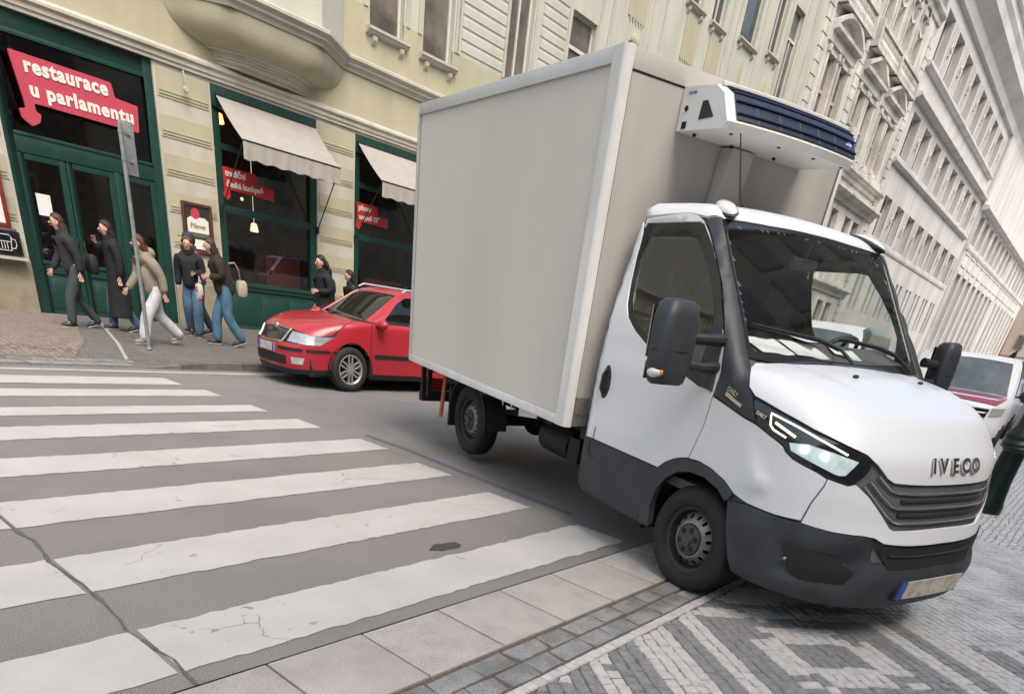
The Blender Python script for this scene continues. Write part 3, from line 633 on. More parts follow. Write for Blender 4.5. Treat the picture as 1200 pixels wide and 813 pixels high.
# bonnet washer jets, fog pockets, lower intake, number plate
for y_ in (-.22, .50):
    c = TS.on([(.20, y_, 1.41)], .0)[0]; b = MB(); b.ell(c+Vector((0, 0, .004)), (.016, .022, .010)); b.build('washer_jet', black_plastic, truck, smooth=True)
for sg in (-1, 1):
    fog = [(.60, -.885, .555), (.64, -.86, .585), (.717, -.807, .58), (.82, -.71, .56), (.90, -.62, .50), (.89, -.645, .43), (.84, -.705, .405), (.70, -.825, .40), (.65, -.86, .44)]
    TS.panel('fog_pocket', fog, mat('pocket black', (.008, .009, .010), .6), bumper, off=-.010, mirror=sg > 0, kind='c', step=.02, thick=0)
    c = TS.on([(.62, .872*sg, .50)], .0)[0]; b = MB(); b.ell(c, (.013, .013, .013)); b.build('fog_lamp', steel, bumper, smooth=True)
lower = [(.885, -.54, .665), (.925, -.47, .64), (.975, -.30, .635), (.99, 0, .632), (.975, .30, .635), (.925, .47, .64), (.885, .54, .665), (.98, .41, .52), (1.02, .2, .515), (1.03, 0, .515), (1.02, -.2, .515), (.98, -.41, .52)]
TS.panel('lower_intake', lower, dark_hole, bumper, off=-.012, kind='c', step=.03, thick=0)
for z_ in (.585,): surf_strip('intake_bar', [(1, y_/10*.45, z_) for y_ in range(-10, 11)], .007, black_plastic, bumper, -.008, n=2)
mb = MB()
for k in range(12):
    y0_, y1_ = -.32+k*.055, -.32+(k+1)*.055; c0 = 1.066-.10*y0_**2; c1_ = 1.066-.10*y1_**2
    mb.add([(c0, y0_, .345), (c0, y0_, .455), (c1_, y1_, .455), (c1_, y1_, .345), (c0-.012, y0_, .345), (c0-.012, y0_, .455), (c1_-.012, y1_, .455), (c1_-.012, y1_, .345)],
           [(0, 3, 2, 1), (1, 2, 6, 5), (0, 4, 7, 3)]+([(0, 1, 5, 4)] if k == 0 else [])+([(2, 3, 7, 6)] if k == 11 else []), 1 if k == 0 else 0)
plate = mb.build('number_plate', [plate_m, plate_blue], truck)
b = MB(); b.box(1.00, 1.052, -.33, .35, .335, .465); b.build('plate_holder', black_plastic, truck, bevel=.006)
# wipers
for pts in ([(.02, -.02, 1.452), (-.10, -.04, 1.515), (-.135, -.22, 1.55), (-.165, -.50, 1.565), (-.20, -.74, 1.565)], [(-.05, .74, 1.45), (-.12, .58, 1.52), (-.14, .40, 1.54), (-.15, .1, 1.55), (-.15, -.02, 1.55)]):
    b = MB(); c = TS.on(pts, .022); b.tube(c, [.012, .010, .008, .007, .005], 6); b.tube([p-Vector((.006, 0, .010)) for p in c[1:]], .006, 4); b.build('wiper', black_plastic, truck, smooth=True)
# door handle
b = MB(); b.ell((0, 0, 0), (.055, .012, .112), 24, 14); o = b.build('door_handle', black_plastic, truck, smooth=True); o.location = (-1.185, -.996, 1.115)
b = MB(); b.tube([(-1.185, -1.0, 1.20), (-1.185, -1.032, 1.16), (-1.185, -1.034, 1.07), (-1.185, -1.0, 1.03)], .014, 8); b.build('grip', gloss_black, o, smooth=True).location = (1.185, .996, -1.115)
# fuel flap line and seams
b = MB(); b.tube([(-1.20, -1.004, .71), (-1.20, -1.004, .80)], .003, 4); b.tube([(-1.23, -1.008, .70), (-1.23, -1.008, .60), (-1.15, -1.008, .585)], .003, 4); b.build('flap_seam', dark_hole, truck)
# mirrors: two arms and a tall double housing
def mirror_mesh(s):
    hd = MB(); prof = []
    for z_, hx, hy in ((-.215, .045, .095), (-.20, .062, .118), (-.13, .075, .138), (0, .082, .142), (.12, .082, .136), (.185, .072, .118), (.205, .045, .085)):
        prof.append([(-.02+hx*math.copysign(abs(math.cos(t))**.6, math.cos(t)), hy*math.copysign(abs(math.sin(t))**.55, math.sin(t)), z_) for t in np.linspace(0, 2*PI, 24, endpoint=False)])
    vs = [p for r in prof for p in r]; n = 24
    hd.add(vs, [(i*n+k, i*n+(k+1) % n, (i+1)*n+(k+1) % n, (i+1)*n+k) for i in range(len(prof)-1) for k in range(n)]+[tuple(range(n))[::-1], tuple(range((len(prof)-1)*n, len(prof)*n))])
    o = hd.build('wing_mirror', grey_plastic, truck, smooth=True, angle=50); o.location = (-.17, s*1.375, 1.475); o.rotation_euler = (s*.03, -.10, s*-.12); o.scale = (1, 1, 1) if s < 0 else (.85, .62, .88)
    b = MB(); b.tube([(-.02, -s*.13, .03), (.02, -s*.24, .035), (.01, -s*.43, .045)], [.028, .030, .036], 10); b.tube([(-.02, -s*.12, -.10), (.03, -s*.24, -.11), (.01, -s*.42, -.10)], [.026, .028, .036], 10); b.build('mirror_arm', black_plastic, o, smooth=True)
    b = MB(); b.box(-.108, -.100, -.11, .11, -.08, .17); b.box(-.108, -.100, -.10, .10, -.19, -.10); b.build('mirror_glass', chrome, o)
    b = MB(); b.ell((-.015, s*.10, -.155), (.055, .045, .032)); b.build('indicator', clear_pl, o, smooth=True)
    b = MB(); b.ell((.030, s*.108, -.155), (.014, .012, .018)); b.build('indicator_bulb', orange, o, smooth=True)
    b = MB(); b.tube([(-.02+.0836*math.cos(t), .1435*math.sin(t), -.045+.0*t) for t in np.linspace(0, 2*PI, 33)], .003, 4, cap=False); b.build('housing_seam', dark_hole, o)
mirror_mesh(-1); mirror_mesh(1)
# roof marker lamps and aerial
for sg in (-1, 1):
    b = MB(); b.ell((0, 0, 0), (.145, .066, .022), 20, 10); o = b.build('marker_lamp', black_plastic, truck, smooth=True); o.location = (-.72, .715*sg, 2.165); o.rotation_euler = (.2*-sg, .28, -.35*-sg)
    b = MB(); b.ell((.010, 0, .010), (.128, .055, .030), 20, 10); b.build('lamp_lens', clear_pl, o, smooth=True)
b = MB(); b.tube([(-.83, -.45, 2.20), (-.86, -.47, 2.24), (-1.01, -.50, 2.66)], [.016, .007, .003], 6); b.build('aerial', iron, truck, smooth=True)
# cab interior
b = MB(); b.prism([(-.30, .9), (-.04, .9), (-.06, 1.42), (-.14, 1.46), (-.40, 1.54), (-.48, 1.50), (-.50, 1.15)], 1, -.86, .86); b.build('dashboard', cabin_dark, truck, bevel=.02)
b = MB(); b.box(-1.30, .05, -.93, .93, .62, .68); b.box(-1.315, -1.28, -.82, .82, .68, 2.08); b.build('cab_floor', cabin_dark, truck)
for y_, w_ in ((-.50, .52), (.02, .36), (.52, .48)):
    b = MB(); b.box(-1.12, -.62, y_-w_/2, y_+w_/2, .95, 1.10); b.build('seat_base', seat_cloth, truck, bevel=.04)
    b = MB(); b.prism([(-1.20, 1.05), (-1.03, 1.05), (-1.10, 1.60), (-1.24, 1.62)], 1, y_-w_/2+.01, y_+w_/2-.01); b.build('seat_back', seat_cloth, truck, bevel=.04)
    b = MB(); b.box(-1.23, -1.13, y_-.13, y_+.13, 1.66, 1.84); b.build('headrest', seat_cloth, truck, bevel=.035)
b = MB(); Rw = .21; cw_ = Vector((-.56, .50, 1.44)); ax = Vector((-.75, 0, .66)).normalized(); e1 = Vector((0, 1, 0)); e2 = ax.cross(e1)
b.tube([cw_+(e1*math.cos(t)+e2*math.sin(t))*Rw for t in np.linspace(0, 2*PI, 37)], .015, 8, cap=False)
for t in (0, PI, -PI/2, PI/2*1.0): b.tube([cw_, cw_+(e1*math.cos(t)+e2*math.sin(t))*Rw], .014, 6)
b.ell(cw_, (.06, .07, .06)); b.tube([cw_, cw_-ax*.25], .03, 8); b.build('steering_wheel', black_plastic, truck, smooth=True)
b = MB(); b.box(-.63, -.60, -.12, .12, 1.93, 2.0); b.tube([(-.615, 0, 2.0), (-.60, 0, 2.07)], .01, 6); b.build('rear_view_mirror', black_plastic, truck, bevel=.008)

# wheels
def wheel(name, x, y, s, r=.345, wd=.22, rim=.215, truck_style=True, parent=None, steer=0.):
    """s: -1 when the outer face looks to -Y. Steel rim with round holes, or a six-spoke alloy"""
    P_ = parent; w_ = wd/2
    t = MB(); t.lathe([(rim, -w_*.80), (rim+.02, -w_*.98), (r-.055, -w_*1.02), (r-.018, -w_*.86), (r, -w_*.62), (r, w_*.62), (r-.018, w_*.86), (r-.055, w_*1.02), (rim+.02, w_*.98), (rim, w_*.80)], (0, 0, 0), 'y', 64)
    for g in (-.035, 0, .035): t.lathe([(r+.0015, g-.004), (r+.0015, g+.004)], (0, 0, 0), 'y', 64)
    o = t.build(name, rubber, P_, smooth=True, angle=60); o.location = (x, y, r); o.rotation_euler = (0, 0, steer)
    for rr in (r-.075, r-.045):
        pass
    q = MB(); f_ = s*w_
    if truck_style:
        ql = MB(); ql.lathe([(rim+.008, f_*.90), (rim+.004, f_*.72), (rim-.02, f_*.62), (rim-.03, f_*.2), (rim-.035, f_*.1)], (0, 0, 0), 'y', 64); ql.build('rim_well', mat('dirty dark rim', (.05, .048, .045), .5, .4, var=.4, vs=8), o, smooth=True)
        # disc with 15 round holes: dished cone
        n = 15; R0, R1 = .178, .120; seg = 8*n
        q.lathe([(R0+.004, f_*.12), (.172, f_*.30)], (0, 0, 0), 'y', seg)
        q.lathe([(.124, f_*.66), (.118, f_*.72), (.108, f_*.72), (.104, f_*.55)], (0, 0, 0), 'y', seg)
        ring = lambda rr, hh, k: (rr*math.cos(2*PI*k/seg), hh, rr*math.sin(2*PI*k/seg))
        for h in range(n):
            k0 = h*8; ctr = 2*PI*(k0+4)/seg; rm = .150
            cellb = [ring(.124, f_*.66, k0+i) for i in range(9)]; cellt = [ring(.172, f_*.30, k0+i) for i in range(9)]
            outer = cellb+cellt[::-1]; m_ = len(outer); hole = []
            cc = Vector((rm*math.cos(ctr), f_*.50, rm*math.sin(ctr))); er = Vector((math.cos(ctr), -s*.75*w_*.36/.048*.0, math.sin(ctr))); et = Vector((-math.sin(ctr), 0, math.cos(ctr)))
            slope = (f_*.30-f_*.66)/.048
            for p in outer:
                d = Vector(p)-cc; a = math.atan2(d.dot(et), d.dot(Vector((math.cos(ctr), 0, math.sin(ctr)))))
                hr, ht = .0145*math.cos(a), .0145*math.sin(a); hole.append((cc[0]+math.cos(ctr)*hr+et[0]*ht, cc[1]+slope*hr, cc[2]+math.sin(ctr)*hr+et[2]*ht))
            q.add(outer+hole, [(i, (i+1) % m_, (i+1) % m_+m_, i+m_) for i in range(m_)])
        q.build('rim', steel, o, smooth=True, angle=50)
        q = MB(); q.lathe([(.104, f_*.60), (.100, f_*.78), (.085, f_*.84), (.045, f_*.86), (.040, f_*.98), (0.0, f_*1.0)], (0, 0, 0), 'y', 48)
        q.build('hub_cover', hubgrey, o, smooth=True)
        q = MB()
        for k in range(6):
            a = 2*PI*k/6+.3; q.cut(); q.lathe([(.019, f_*.845), (.019, f_*.86), (.0, f_*.862)], (.070*math.cos(a), 0, .070*math.sin(a)), 'y', 14)
        q.build_each('wheel_nut', dark_hole, o, smooth=True)
        q = MB(); q.lathe([(rim-.03, f_*.1), (.0, f_*.05)], (0, 0, 0), 'y', 48); q.build('brake_disc', dark_hole, o)
    else:
        q.lathe([(rim+.004, f_*.92), (rim-.006, f_*.96), (rim-.022, f_*.80), (rim-.022, f_*.2)], (0, 0, 0), 'y', 64)
        for k in range(6):
            a = 2*PI*k/6+PI/6
            for da in (-.13, .13):
                e = Vector((math.cos(a), 0, math.sin(a))); tt = Vector((-math.sin(a), 0, math.cos(a)))
                p0 = e*.035+tt*.012*(1 if da > 0 else -1); p1 = e*.11+tt*.030*(1 if da > 0 else -1); p2 = Vector((math.cos(a+da*1.1), 0, math.sin(a+da*1.1)))*(rim-.01)
                for (u0, u1) in ((p0, p1), (p1, p2)):
                    wdn = .012; q.add([u0+tt*wdn+Vector((0, f_*.86, 0)), u0-tt*wdn+Vector((0, f_*.86, 0)), u1-tt*wdn+Vector((0, f_*.90, 0)), u1+tt*wdn+Vector((0, f_*.90, 0)), u0+tt*wdn+Vector((0, f_*.6, 0)), u0-tt*wdn+Vector((0, f_*.6, 0)), u1-tt*wdn+Vector((0, f_*.6, 0)), u1+tt*wdn+Vector((0, f_*.6, 0))], [(0, 1, 2, 3), (0, 3, 7, 4), (1, 5, 6, 2)])
        q.lathe([(.05, f_*.6), (.045, f_*.92), (.0, f_*.95)], (0, 0, 0), 'y', 24)
        q.build('rim', mat('car alloy rim', (.36, .36, .36), .35, .5), o, smooth=True)
        q = MB(); q.lathe([(rim-.02, f_*.3), (.0, f_*.3)], (0, 0, 0), 'y', 48); q.build('brake_disc', dark_hole, o)
    return o
for s in (-1, 1):
    wheel('front_wheel', -.05, s*.87, s, parent=truck)
    wheel('rear_wheel', -3.532, s*.77, s, parent=truck)
    # front wheel house and rear mudguard
    b = MB(); pr = [(.43*math.cos(t)-.09, .345+.42*math.sin(t)) for t in np.linspace(-.2, PI+.2, 24)]
    b.add([(x, s*.55, z) for x, z in pr]+[(x, s*.965, z) for x, z in pr], [(i, i+1, i+25, i+24) for i in range(23)]); b.add([(x, s*.55, z) for x, z in pr], [tuple(range(24))]); b.build('wheel_house', dark_hole, truck, smooth=True)
    b = MB(); pr = [(-3.532+.41*math.cos(t), .345+.40*math.sin(t)) for t in np.linspace(-.05, PI-.25, 22)]; po = [(-3.532+.428*math.cos(t), .345+.418*math.sin(t)) for t in np.linspace(-.05, PI-.25, 22)]
    n = 22; y0_, y1_ = s*.64, s*.90
    vs = [(x, y0_, z) for x, z in po]+[(x, y1_, z) for x, z in po]+[(x, y1_, z) for x, z in pr]+[(x, y0_, z) for x, z in pr]
    b.add(vs, [(i+a*n, i+1+a*n, i+1+((a+1) % 4)*n, i+((a+1) % 4)*n) for a in range(4) for i in range(n-1)]+[(0, n, 2*n, 3*n), (n-1, 4*n-1, 3*n-1, 2*n-1)])
    b.box(-3.96, -3.93, min(y0_, y1_), max(y0_, y1_), .20, .60); b.build('mudguard', black_plastic, truck, smooth=True)
# chassis
b = MB()
for s in (-1, 1): b.box(-4.6, -.2, s*.38-.04, s*.38+.04, .50, .66)
for x in (-4.4, -3.9, -3.1, -2.5, -1.9, -1.4): b.box(x-.04, x+.04, -.95, .95, .665, .745)
b.box(-1.40, -1.32, -.70, .70, .45, .66)
b.build('chassis_frame', chassis, truck)
b = MB(); b.tube([(-3.532, -.75, .345), (-3.532, .75, .345)], .055, 12); b.ell((-3.532, 0, .345), (.16, .15, .15)); b.tube([(-3.5, 0, .38), (-1.0, 0, .48)], .045, 10); b.tube([(-4.2, -.62, .52), (-3.53, -.62, .43), (-2.85, -.62, .56)], .03, 6); b.tube([(-4.2, .62, .52), (-3.53, .62, .43), (-2.85, .62, .56)], .03, 6); b.build('rear_axle', chassis, truck, smooth=True)
b = MB(); b.tube([(0, -.7, .33), (0, .7, .33)], .05, 10); b.box(-.5, .55, -.5, .5, .30, .62); b.build('front_axle', chassis, truck)
b = MB(); b.tube([(-2.25, -.68, .50), (-1.80, -.68, .50)], .13, 16); b.box(-1.78, -1.62, -.80, -.55, .40, .60); b.build('fuel_tank', chassis, truck, bevel=.01)
b = MB(); b.tube([(-1.72, -.55, .45), (-1.45, -.55, .44), (-1.2, -.6, .42), (-1.1, -.75, .42)], .05, 10); b.build('exhaust_pipe', mat('rusty exhaust', (.10, .07, .055), .8, .3, var=.5, vs=20), truck, smooth=True)
b = MB()
for x in (-2.78, -2.62, -2.46, -2.30): b.cut(); b.add([(x, -.93, .745), (x+.07, -.93, .745), (x+.05, -.93, .64), (x, -.935, .745), (x+.07, -.935, .745), (x+.05, -.935, .64)], [(0, 1, 2), (3, 5, 4), (0, 3, 4, 1), (1, 4, 5, 2), (2, 5, 3, 0)])
b.cut(); b.add([(-2.42, -.93, .745), (-2.42, -.93, .62), (-2.12, -.93, .66), (-2.12, -.93, .745), (-2.42, -.94, .745), (-2.42, -.94, .62), (-2.12, -.94, .66), (-2.12, -.94, .745)], [(0, 1, 2, 3), (4, 7, 6, 5), (0, 4, 5, 1), (1, 5, 6, 2), (2, 6, 7, 3)]); b.build_each('bracket_plate', clear_pl, truck)
b = MB()
for x in (-4.50, -4.34): b.box(x-.025, x+.025, -1.0, -.95, .42, .745); 
for s in (-1, 1): b.box(-4.52, -4.44, s*.5-.03, s*.5+.03, .35, .7)
b.box(-4.56, -4.48, -1.0, 1.0, .34, .45); b.build('underrun_bar', chassis, truck, bevel=.01)
b = MB(); b.tube([(-3.94, -.97, .70), (-3.95, -.975, .50), (-3.99, -.975, .28)], [.020, .022, .022], 6); b.build('hanging_strap', strapm, truck)
b = MB(); b.box(-4.55, -4.53, -.95, -.70, .47, .58); b.cut(); b.box(-4.55, -4.53, .70, .95, .47, .58); b.build_each('tail_lamp', red_pl, truck)
# cargo box
X0, X1, W_, Z0, Z1 = -4.592, -1.437, 1.123, .748, 2.908
b = MB(); b.box(X0+.01, X1-.012, -W_+.012, W_-.012, Z0+.03, Z1-.012); box = b.build('cargo_box', [box_side], truck)
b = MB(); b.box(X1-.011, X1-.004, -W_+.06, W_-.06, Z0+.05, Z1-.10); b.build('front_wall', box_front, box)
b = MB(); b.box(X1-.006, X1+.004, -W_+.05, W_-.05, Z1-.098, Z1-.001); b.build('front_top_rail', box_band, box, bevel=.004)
b = MB(); b.box(X1-.0045, X1-.0015, -W_+.05, W_-.05, Z1-.106, Z1-.099)
for s in (-1, 1): b.box(X1-.0045, X1-.0015, s*(W_-.066)-.004, s*(W_-.066)+.004, Z0+.2, Z1-.1)
b.build('panel_seal', rubber_seal, box)
for s in (-1, 1):
    b = MB(); prof = [(X1-.125, s*(W_+.006)), (X1-.03, s*(W_+.006))]+[(X1-.045+.052*math.cos(t), s*(W_-.046)+s*.052*math.sin(t)) for t in np.linspace(PI/2*.96, 0, 9)]+[(X1+.007, s*(W_-.060)), (X1-.02, s*(W_-.060)), (X1-.125, s*(W_-.03))]
    b.prism(prof, 2, Z0-.005, Z1+.006); b.build('corner_post', post_paint, box, smooth=True, angle=40)
    b = MB(); b.box(X0-.005, X0+.035, s*W_-.006, s*W_+.006, Z0, Z1+.002); b.build('rear_corner_post', alu, box)
    yb = s*W_
    b = MB(); b.box(X0+.036, X1-.126, yb-.008, yb+.005, Z1-.075, Z1+.004); b.box(X0+.036, X1-.126, min(yb, yb-s*.08), max(yb, yb-s*.08), Z1-.0115, Z1+.003); b.build('top_rail', alu, box, bevel=.003)
    b = MB(); b.box(X0+.036, X1-.126, yb-.008, yb+.004, Z0-.004, Z0+.062); b.build('bottom_rail', post_paint, box, bevel=.003)
    b = MB()
    for k in range(9): b.box(X0+.3+k*.32, X0+.31+k*.32, yb+.003*s-.004, yb+.003*s+.004, Z1-.040, Z1-.032)
    b.build('rivets', dark_hole, box)
b = MB(); b.box(X1-.12, X1-.05, -W_-.009, -W_-.003, Z0+.05, Z0+.22) if False else None
b = MB(); b.box(X1-.02, X1+.006, -W_+.055, -W_+.22, Z0+.002, Z0+.09); b.box(X1-.01, X1+.012, -W_+.07, -W_+.19, Z0+.09, Z0+.21); b.build('step_bracket', mat('brown grey bracket', (.20, .175, .15), .7, var=.3, vs=10), box)
for k, s in enumerate((-1, 1)):
    b = MB(); b.box(X0-.02, X0-.006, min(s*.01, s*(W_-.03)), max(s*.01, s*(W_-.03)), Z0+.05, Z1-.08); b.tube([(X0-.04, s*.2, Z0+.02), (X0-.04, s*.2, Z1-.05)], .014, 8); b.build('rear_door', box_front, box)
for s in (-1, 1):
    b = MB(); b.tube([(X1-.06, s*(W_-.06), Z1+.004), (X1-.06, s*(W_-.06), Z1+.03)], .014, 8); b.build('roof_rivet', steel, box)
# refrigeration unit on the front wall
def refrig():
    ux0 = X1+.002; prof = [(ux0, 2.59), (ux0+.44, 2.575), (ux0+.465, 2.61), (ux0+.385, 2.75), (ux0+.30, 2.795), (ux0, 2.815)]
    H = .625; stations = [(-H, .94), (-H+.04, 1.0), (0, 1.06), (H-.04, 1.0), (H, .94)]
    # body: rounded in plan, nose pushed out in the middle
    def bow(y, x): t = (x-ux0)/.5; return x+.07*t*(1-(abs(y)/H)**2.2)
    ys = np.concatenate([[-H], np.linspace(-H+.02, H-.02, 17), [H]]); b = MB(); n = len(prof); vs = []
    for i, y in enumerate(ys):
        sc = .965 if i in (0, len(ys)-1) else 1.0
        for x, z in prof: vs.append((ux0+(bow(y, x)-ux0)*sc, y, 2.70+(z-2.70)*sc))
    m = len(ys); b.add(vs, [(i*n+k, (i+1)*n+k, (i+1)*n+(k+1) % n, i*n+(k+1) % n) for i in range(m-1) for k in range(n)]+[tuple(range(n)), tuple(range((m-1)*n, m*n))[::-1]])
    u = b.build('refrigeration_unit', mat('cooler shell white', (.74, .73, .69), .4, var=.08, vs=3, coat=.2), truck, smooth=True, angle=28)
    # dark slatted nose between the top lid and the sill
    g = MB(); q = [(.458, 2.622), (.390, 2.742), (.315, 2.784), (.20, 2.796)]
    rows = []
    for y in np.linspace(-H+.055, H-.012, 25):
        cut = max(0, 1-(y+H-.055)/.20)
        row = []
        for k, (dx, z) in enumerate(q):
            yy = y if k else y+cut*.0
            row.append((bow(y, ux0+dx)+.006, yy, z+.004))
        rows.append(row)
    vs = [p for r in rows for p in r]; g.add(vs, [(i*4+k, (i+1)*4+k, (i+1)*4+k+1, i*4+k+1) for i in range(24) for k in range(3)])
    go = g.build('intake_grille', mat('navy grille plastic', (.010, .018, .045), .45, var=.3, vs=6), u, smooth=True)
    navy2 = mat('navy grille bars', (.014, .026, .060), .5)
    s_ = MB()
    for t in (.12, .37, .62, .86):
        pts = []
        for y in np.linspace(-H+.06, H-.01, 25):
            a = t*2.0; k = min(int(a), 1); f = a-k
            x = q[k][0]+(q[k+1][0]-q[k][0])*f; z = q[k][1]+(q[k+1][1]-q[k][1])*f; pts.append((bow(y, ux0+x)+.010, y, z+.008))
        s_.tube(pts, .006, 6)
    for y in np.linspace(-H+.22, H-.1, 6): s_.tube([(bow(y, ux0+q[k][0])+.004, y, q[k][1]+.003) for k in range(3)], .004, 6)
    s_.build('grille_bars', navy2, go, smooth=True)
    t_ = MB(); t_.add([(ux0+.20, -H-.001, 2.725), (ux0+.245, -H-.001, 2.725), (ux0+.325, -H-.001, 2.64), (ux0+.19, -H-.001, 2.635)], [(0, 1, 2, 3)])
    t_.v = [(x, y-.001, z) for x, y, z in t_.v]; t_.add([(x, y+.004, z) for x, y, z in t_.v[:4]], [(3, 2, 1, 0)]); t_.build('side_vent', mat('navy vent', (.012, .02, .035), .3), u)
    lip = MB(); lip.tube([(bow(y, ux0+.31)+.004, y, 2.800) for y in np.linspace(-H+.02, H-.01, 19)], .012, 6); lip.build('lid_edge', mat('cooler shell white', (.74, .73, .69)), u, smooth=True)
    bd = MB(); yl = H-.12; nx_ = Vector((.86, 0, .5)).normalized(); cc = Vector((bow(yl, ux0+.405)+.022, yl, 2.69)); uu = Vector((-.5, 0, .86)); 
    ring = [cc+Vector((0, 1, 0))*.052*math.cos(a)+uu*.034*math.sin(a) for a in np.linspace(0, 2*PI, 24, endpoint=False)]
    bd.add(ring+[p-nx_*.02 for p in ring], [tuple(range(24))]+[(i, i+24, (i+1) % 24+24, (i+1) % 24) for i in range(24)]); bd.build('maker_badge', mat('badge blue', (.02, .09, .42), .3), u)
    text('badge_lettering', 'Carrier', .030, clear_pl, u, cc+nx_*.003, (0, 1, 0), uu, .001, .0006)
    text('side_lettering', 'Carrier', .026, mat('badge blue', (.02, .09, .42)), u, (ux0+.09, -H-.003, 2.775), (1, 0, 0), (0, 0, 1), .0008, .0003)
    f = MB(); f.lathe([(.016, 0), (.012, -.008), (0, -.009)], (ux0+.06, -H, 2.70), 'y', 14); f.cut(); f.box(ux0+.045, ux0+.085, -H-.004, -H+.002, 2.60, 2.635); f.build_each('side_fitting', dark_hole, u)
    f = MB()
    for x, y in ((.10, -.55), (.38, -.50), (.10, -.2), (.42, -.1), (.42, .25), (.12, .2), (.42, .55)): f.cut(); f.lathe([(.012, .008), (.012, -.008), (0, -.009)], (ux0+x, y, 2.580), 'z', 10)
    f.build_each('bolt', dark_hole, u)
    d = MB(); d.prism([(-.20, ux0), (.06, ux0), (.06, ux0+.05), (.03, ux0+.075), (-.17, ux0+.075), (-.20, ux0+.05)], 2, 2.10, 2.58) if False else None
    d = MB(); d.add([(ux0, -.24, 2.12), (ux0, .02, 2.12), (ux0, .05, 2.58), (ux0, -.20, 2.58), (ux0+.07, -.22, 2.12), (ux0+.07, 0, 2.12), (ux0+.10, .03, 2.58), (ux0+.10, -.18, 2.58)], [(0, 1, 2, 3), (4, 7, 6, 5), (0, 4, 5, 1), (1, 5, 6, 2), (2, 6, 7, 3), (3, 7, 4, 0)]); d.build('pipe_cover', box_front, truck, bevel=.008)
    e = MB(); e.tube([(ux0+.20, H-.02, 2.78), (ux0+.10, H+.10, 2.80), (ux0+.02, H+.16, 2.80)], .008, 6); e.build('drain_pipe', iron, u, smooth=True)
refrig()
# papers lying on the dashboard
def sheet_of_paper(c, rz, w_=.21, l_=.30, label='', tilt=.30):
    b = MB(); n = 5
    b.add([(l_*(i/n-.5), w_*(j-.5), .0008+.010*math.sin(i*1.3)*(i/n)) for i in range(n+1) for j in (0, 1)], [(2*i, 2*i+2, 2*i+3, 2*i+1) for i in range(n)])
    o = b.build('paper_sheet', paper); Ml = Matrix.Translation(Vector(c)) @ Matrix.Rotation(tilt, 4, 'Y') @ Matrix.Rotation(rz, 4, 'Z'); o.matrix_world = TM @ Ml
    tag(o, label, 'paper', 'papers on the dashboard')
sheet_of_paper((-.24, -.54, 1.505), 1.6, label='white paper on the dashboard behind the windscreen, nearest to the passenger side pillar')
sheet_of_paper((-.235, -.20, 1.504), 1.5, label='white paper on the dashboard, second from the passenger side, beside the wiper')
sheet_of_paper((-.40, -.10, 1.566), .5, label='white paper with a raised corner lying furthest back on the dashboard', tilt=.1)
sheet_of_paper((-.26, .24, 1.510), 1.2, .16, .22, label='white paper on the dashboard in front of the steering wheel')

# ------------------------------------------------------------------ buildings (all street fronts stand on the line y = FY)
FY = 16.70
def wall_panel(mb, x0, x1, z0, z1, ops, y=0., depth=.3, mi=0):
    """front sheet with rectangular openings and their reveals; outside looks to -Y"""
    xs = sorted({x0, x1, *[v for o in ops for v in (max(o[0], x0), min(o[1], x1)) if x0 <= v <= x1]}); zs = sorted({z0, z1, *[v for o in ops for v in (o[2], o[3]) if z0 <= v <= z1]})
    for a, b in zip(xs, xs[1:]):
        for c, d in zip(zs, zs[1:]):
            if any(o[0]-1e-6 <= a and b <= o[1]+1e-6 and o[2]-1e-6 <= c and d <= o[3]+1e-6 for o in ops): continue
            mb.quad((a, y, c), (b, y, c), (b, y, d), (a, y, d), mi)
    for a, b, c, d in [o[:4] for o in ops]:
        if b <= x0 or a >= x1: continue
        mb.quad((a, y, c), (a, y+depth, c), (a, y+depth, d), (a, y, d), mi); mb.quad((b, y, c), (b, y, d), (b, y+depth, d), (b, y+depth, c), mi)
        mb.quad((a, y, d), (a, y+depth, d), (b, y+depth, d), (b, y, d), mi); mb.quad((a, y, c), (b, y, c), (b, y+depth, c), (a, y+depth, c), mi)
def mouldx(mb, x0, x1, prof, mi=0):
    """profile of (y, z) run along x; y negative sticks out"""
    n = len(prof); mb.add([(x0, y, z) for y, z in prof]+[(x1, y, z) for y, z in prof], [(i, (i+1) % n, (i+1) % n+n, i+n) for i in range(n)]+[tuple(range(n))[::-1], tuple(range(n, 2*n))], mi)
def building(name, label, x0): return empty(name, label, 'building', (x0, FY, 0))
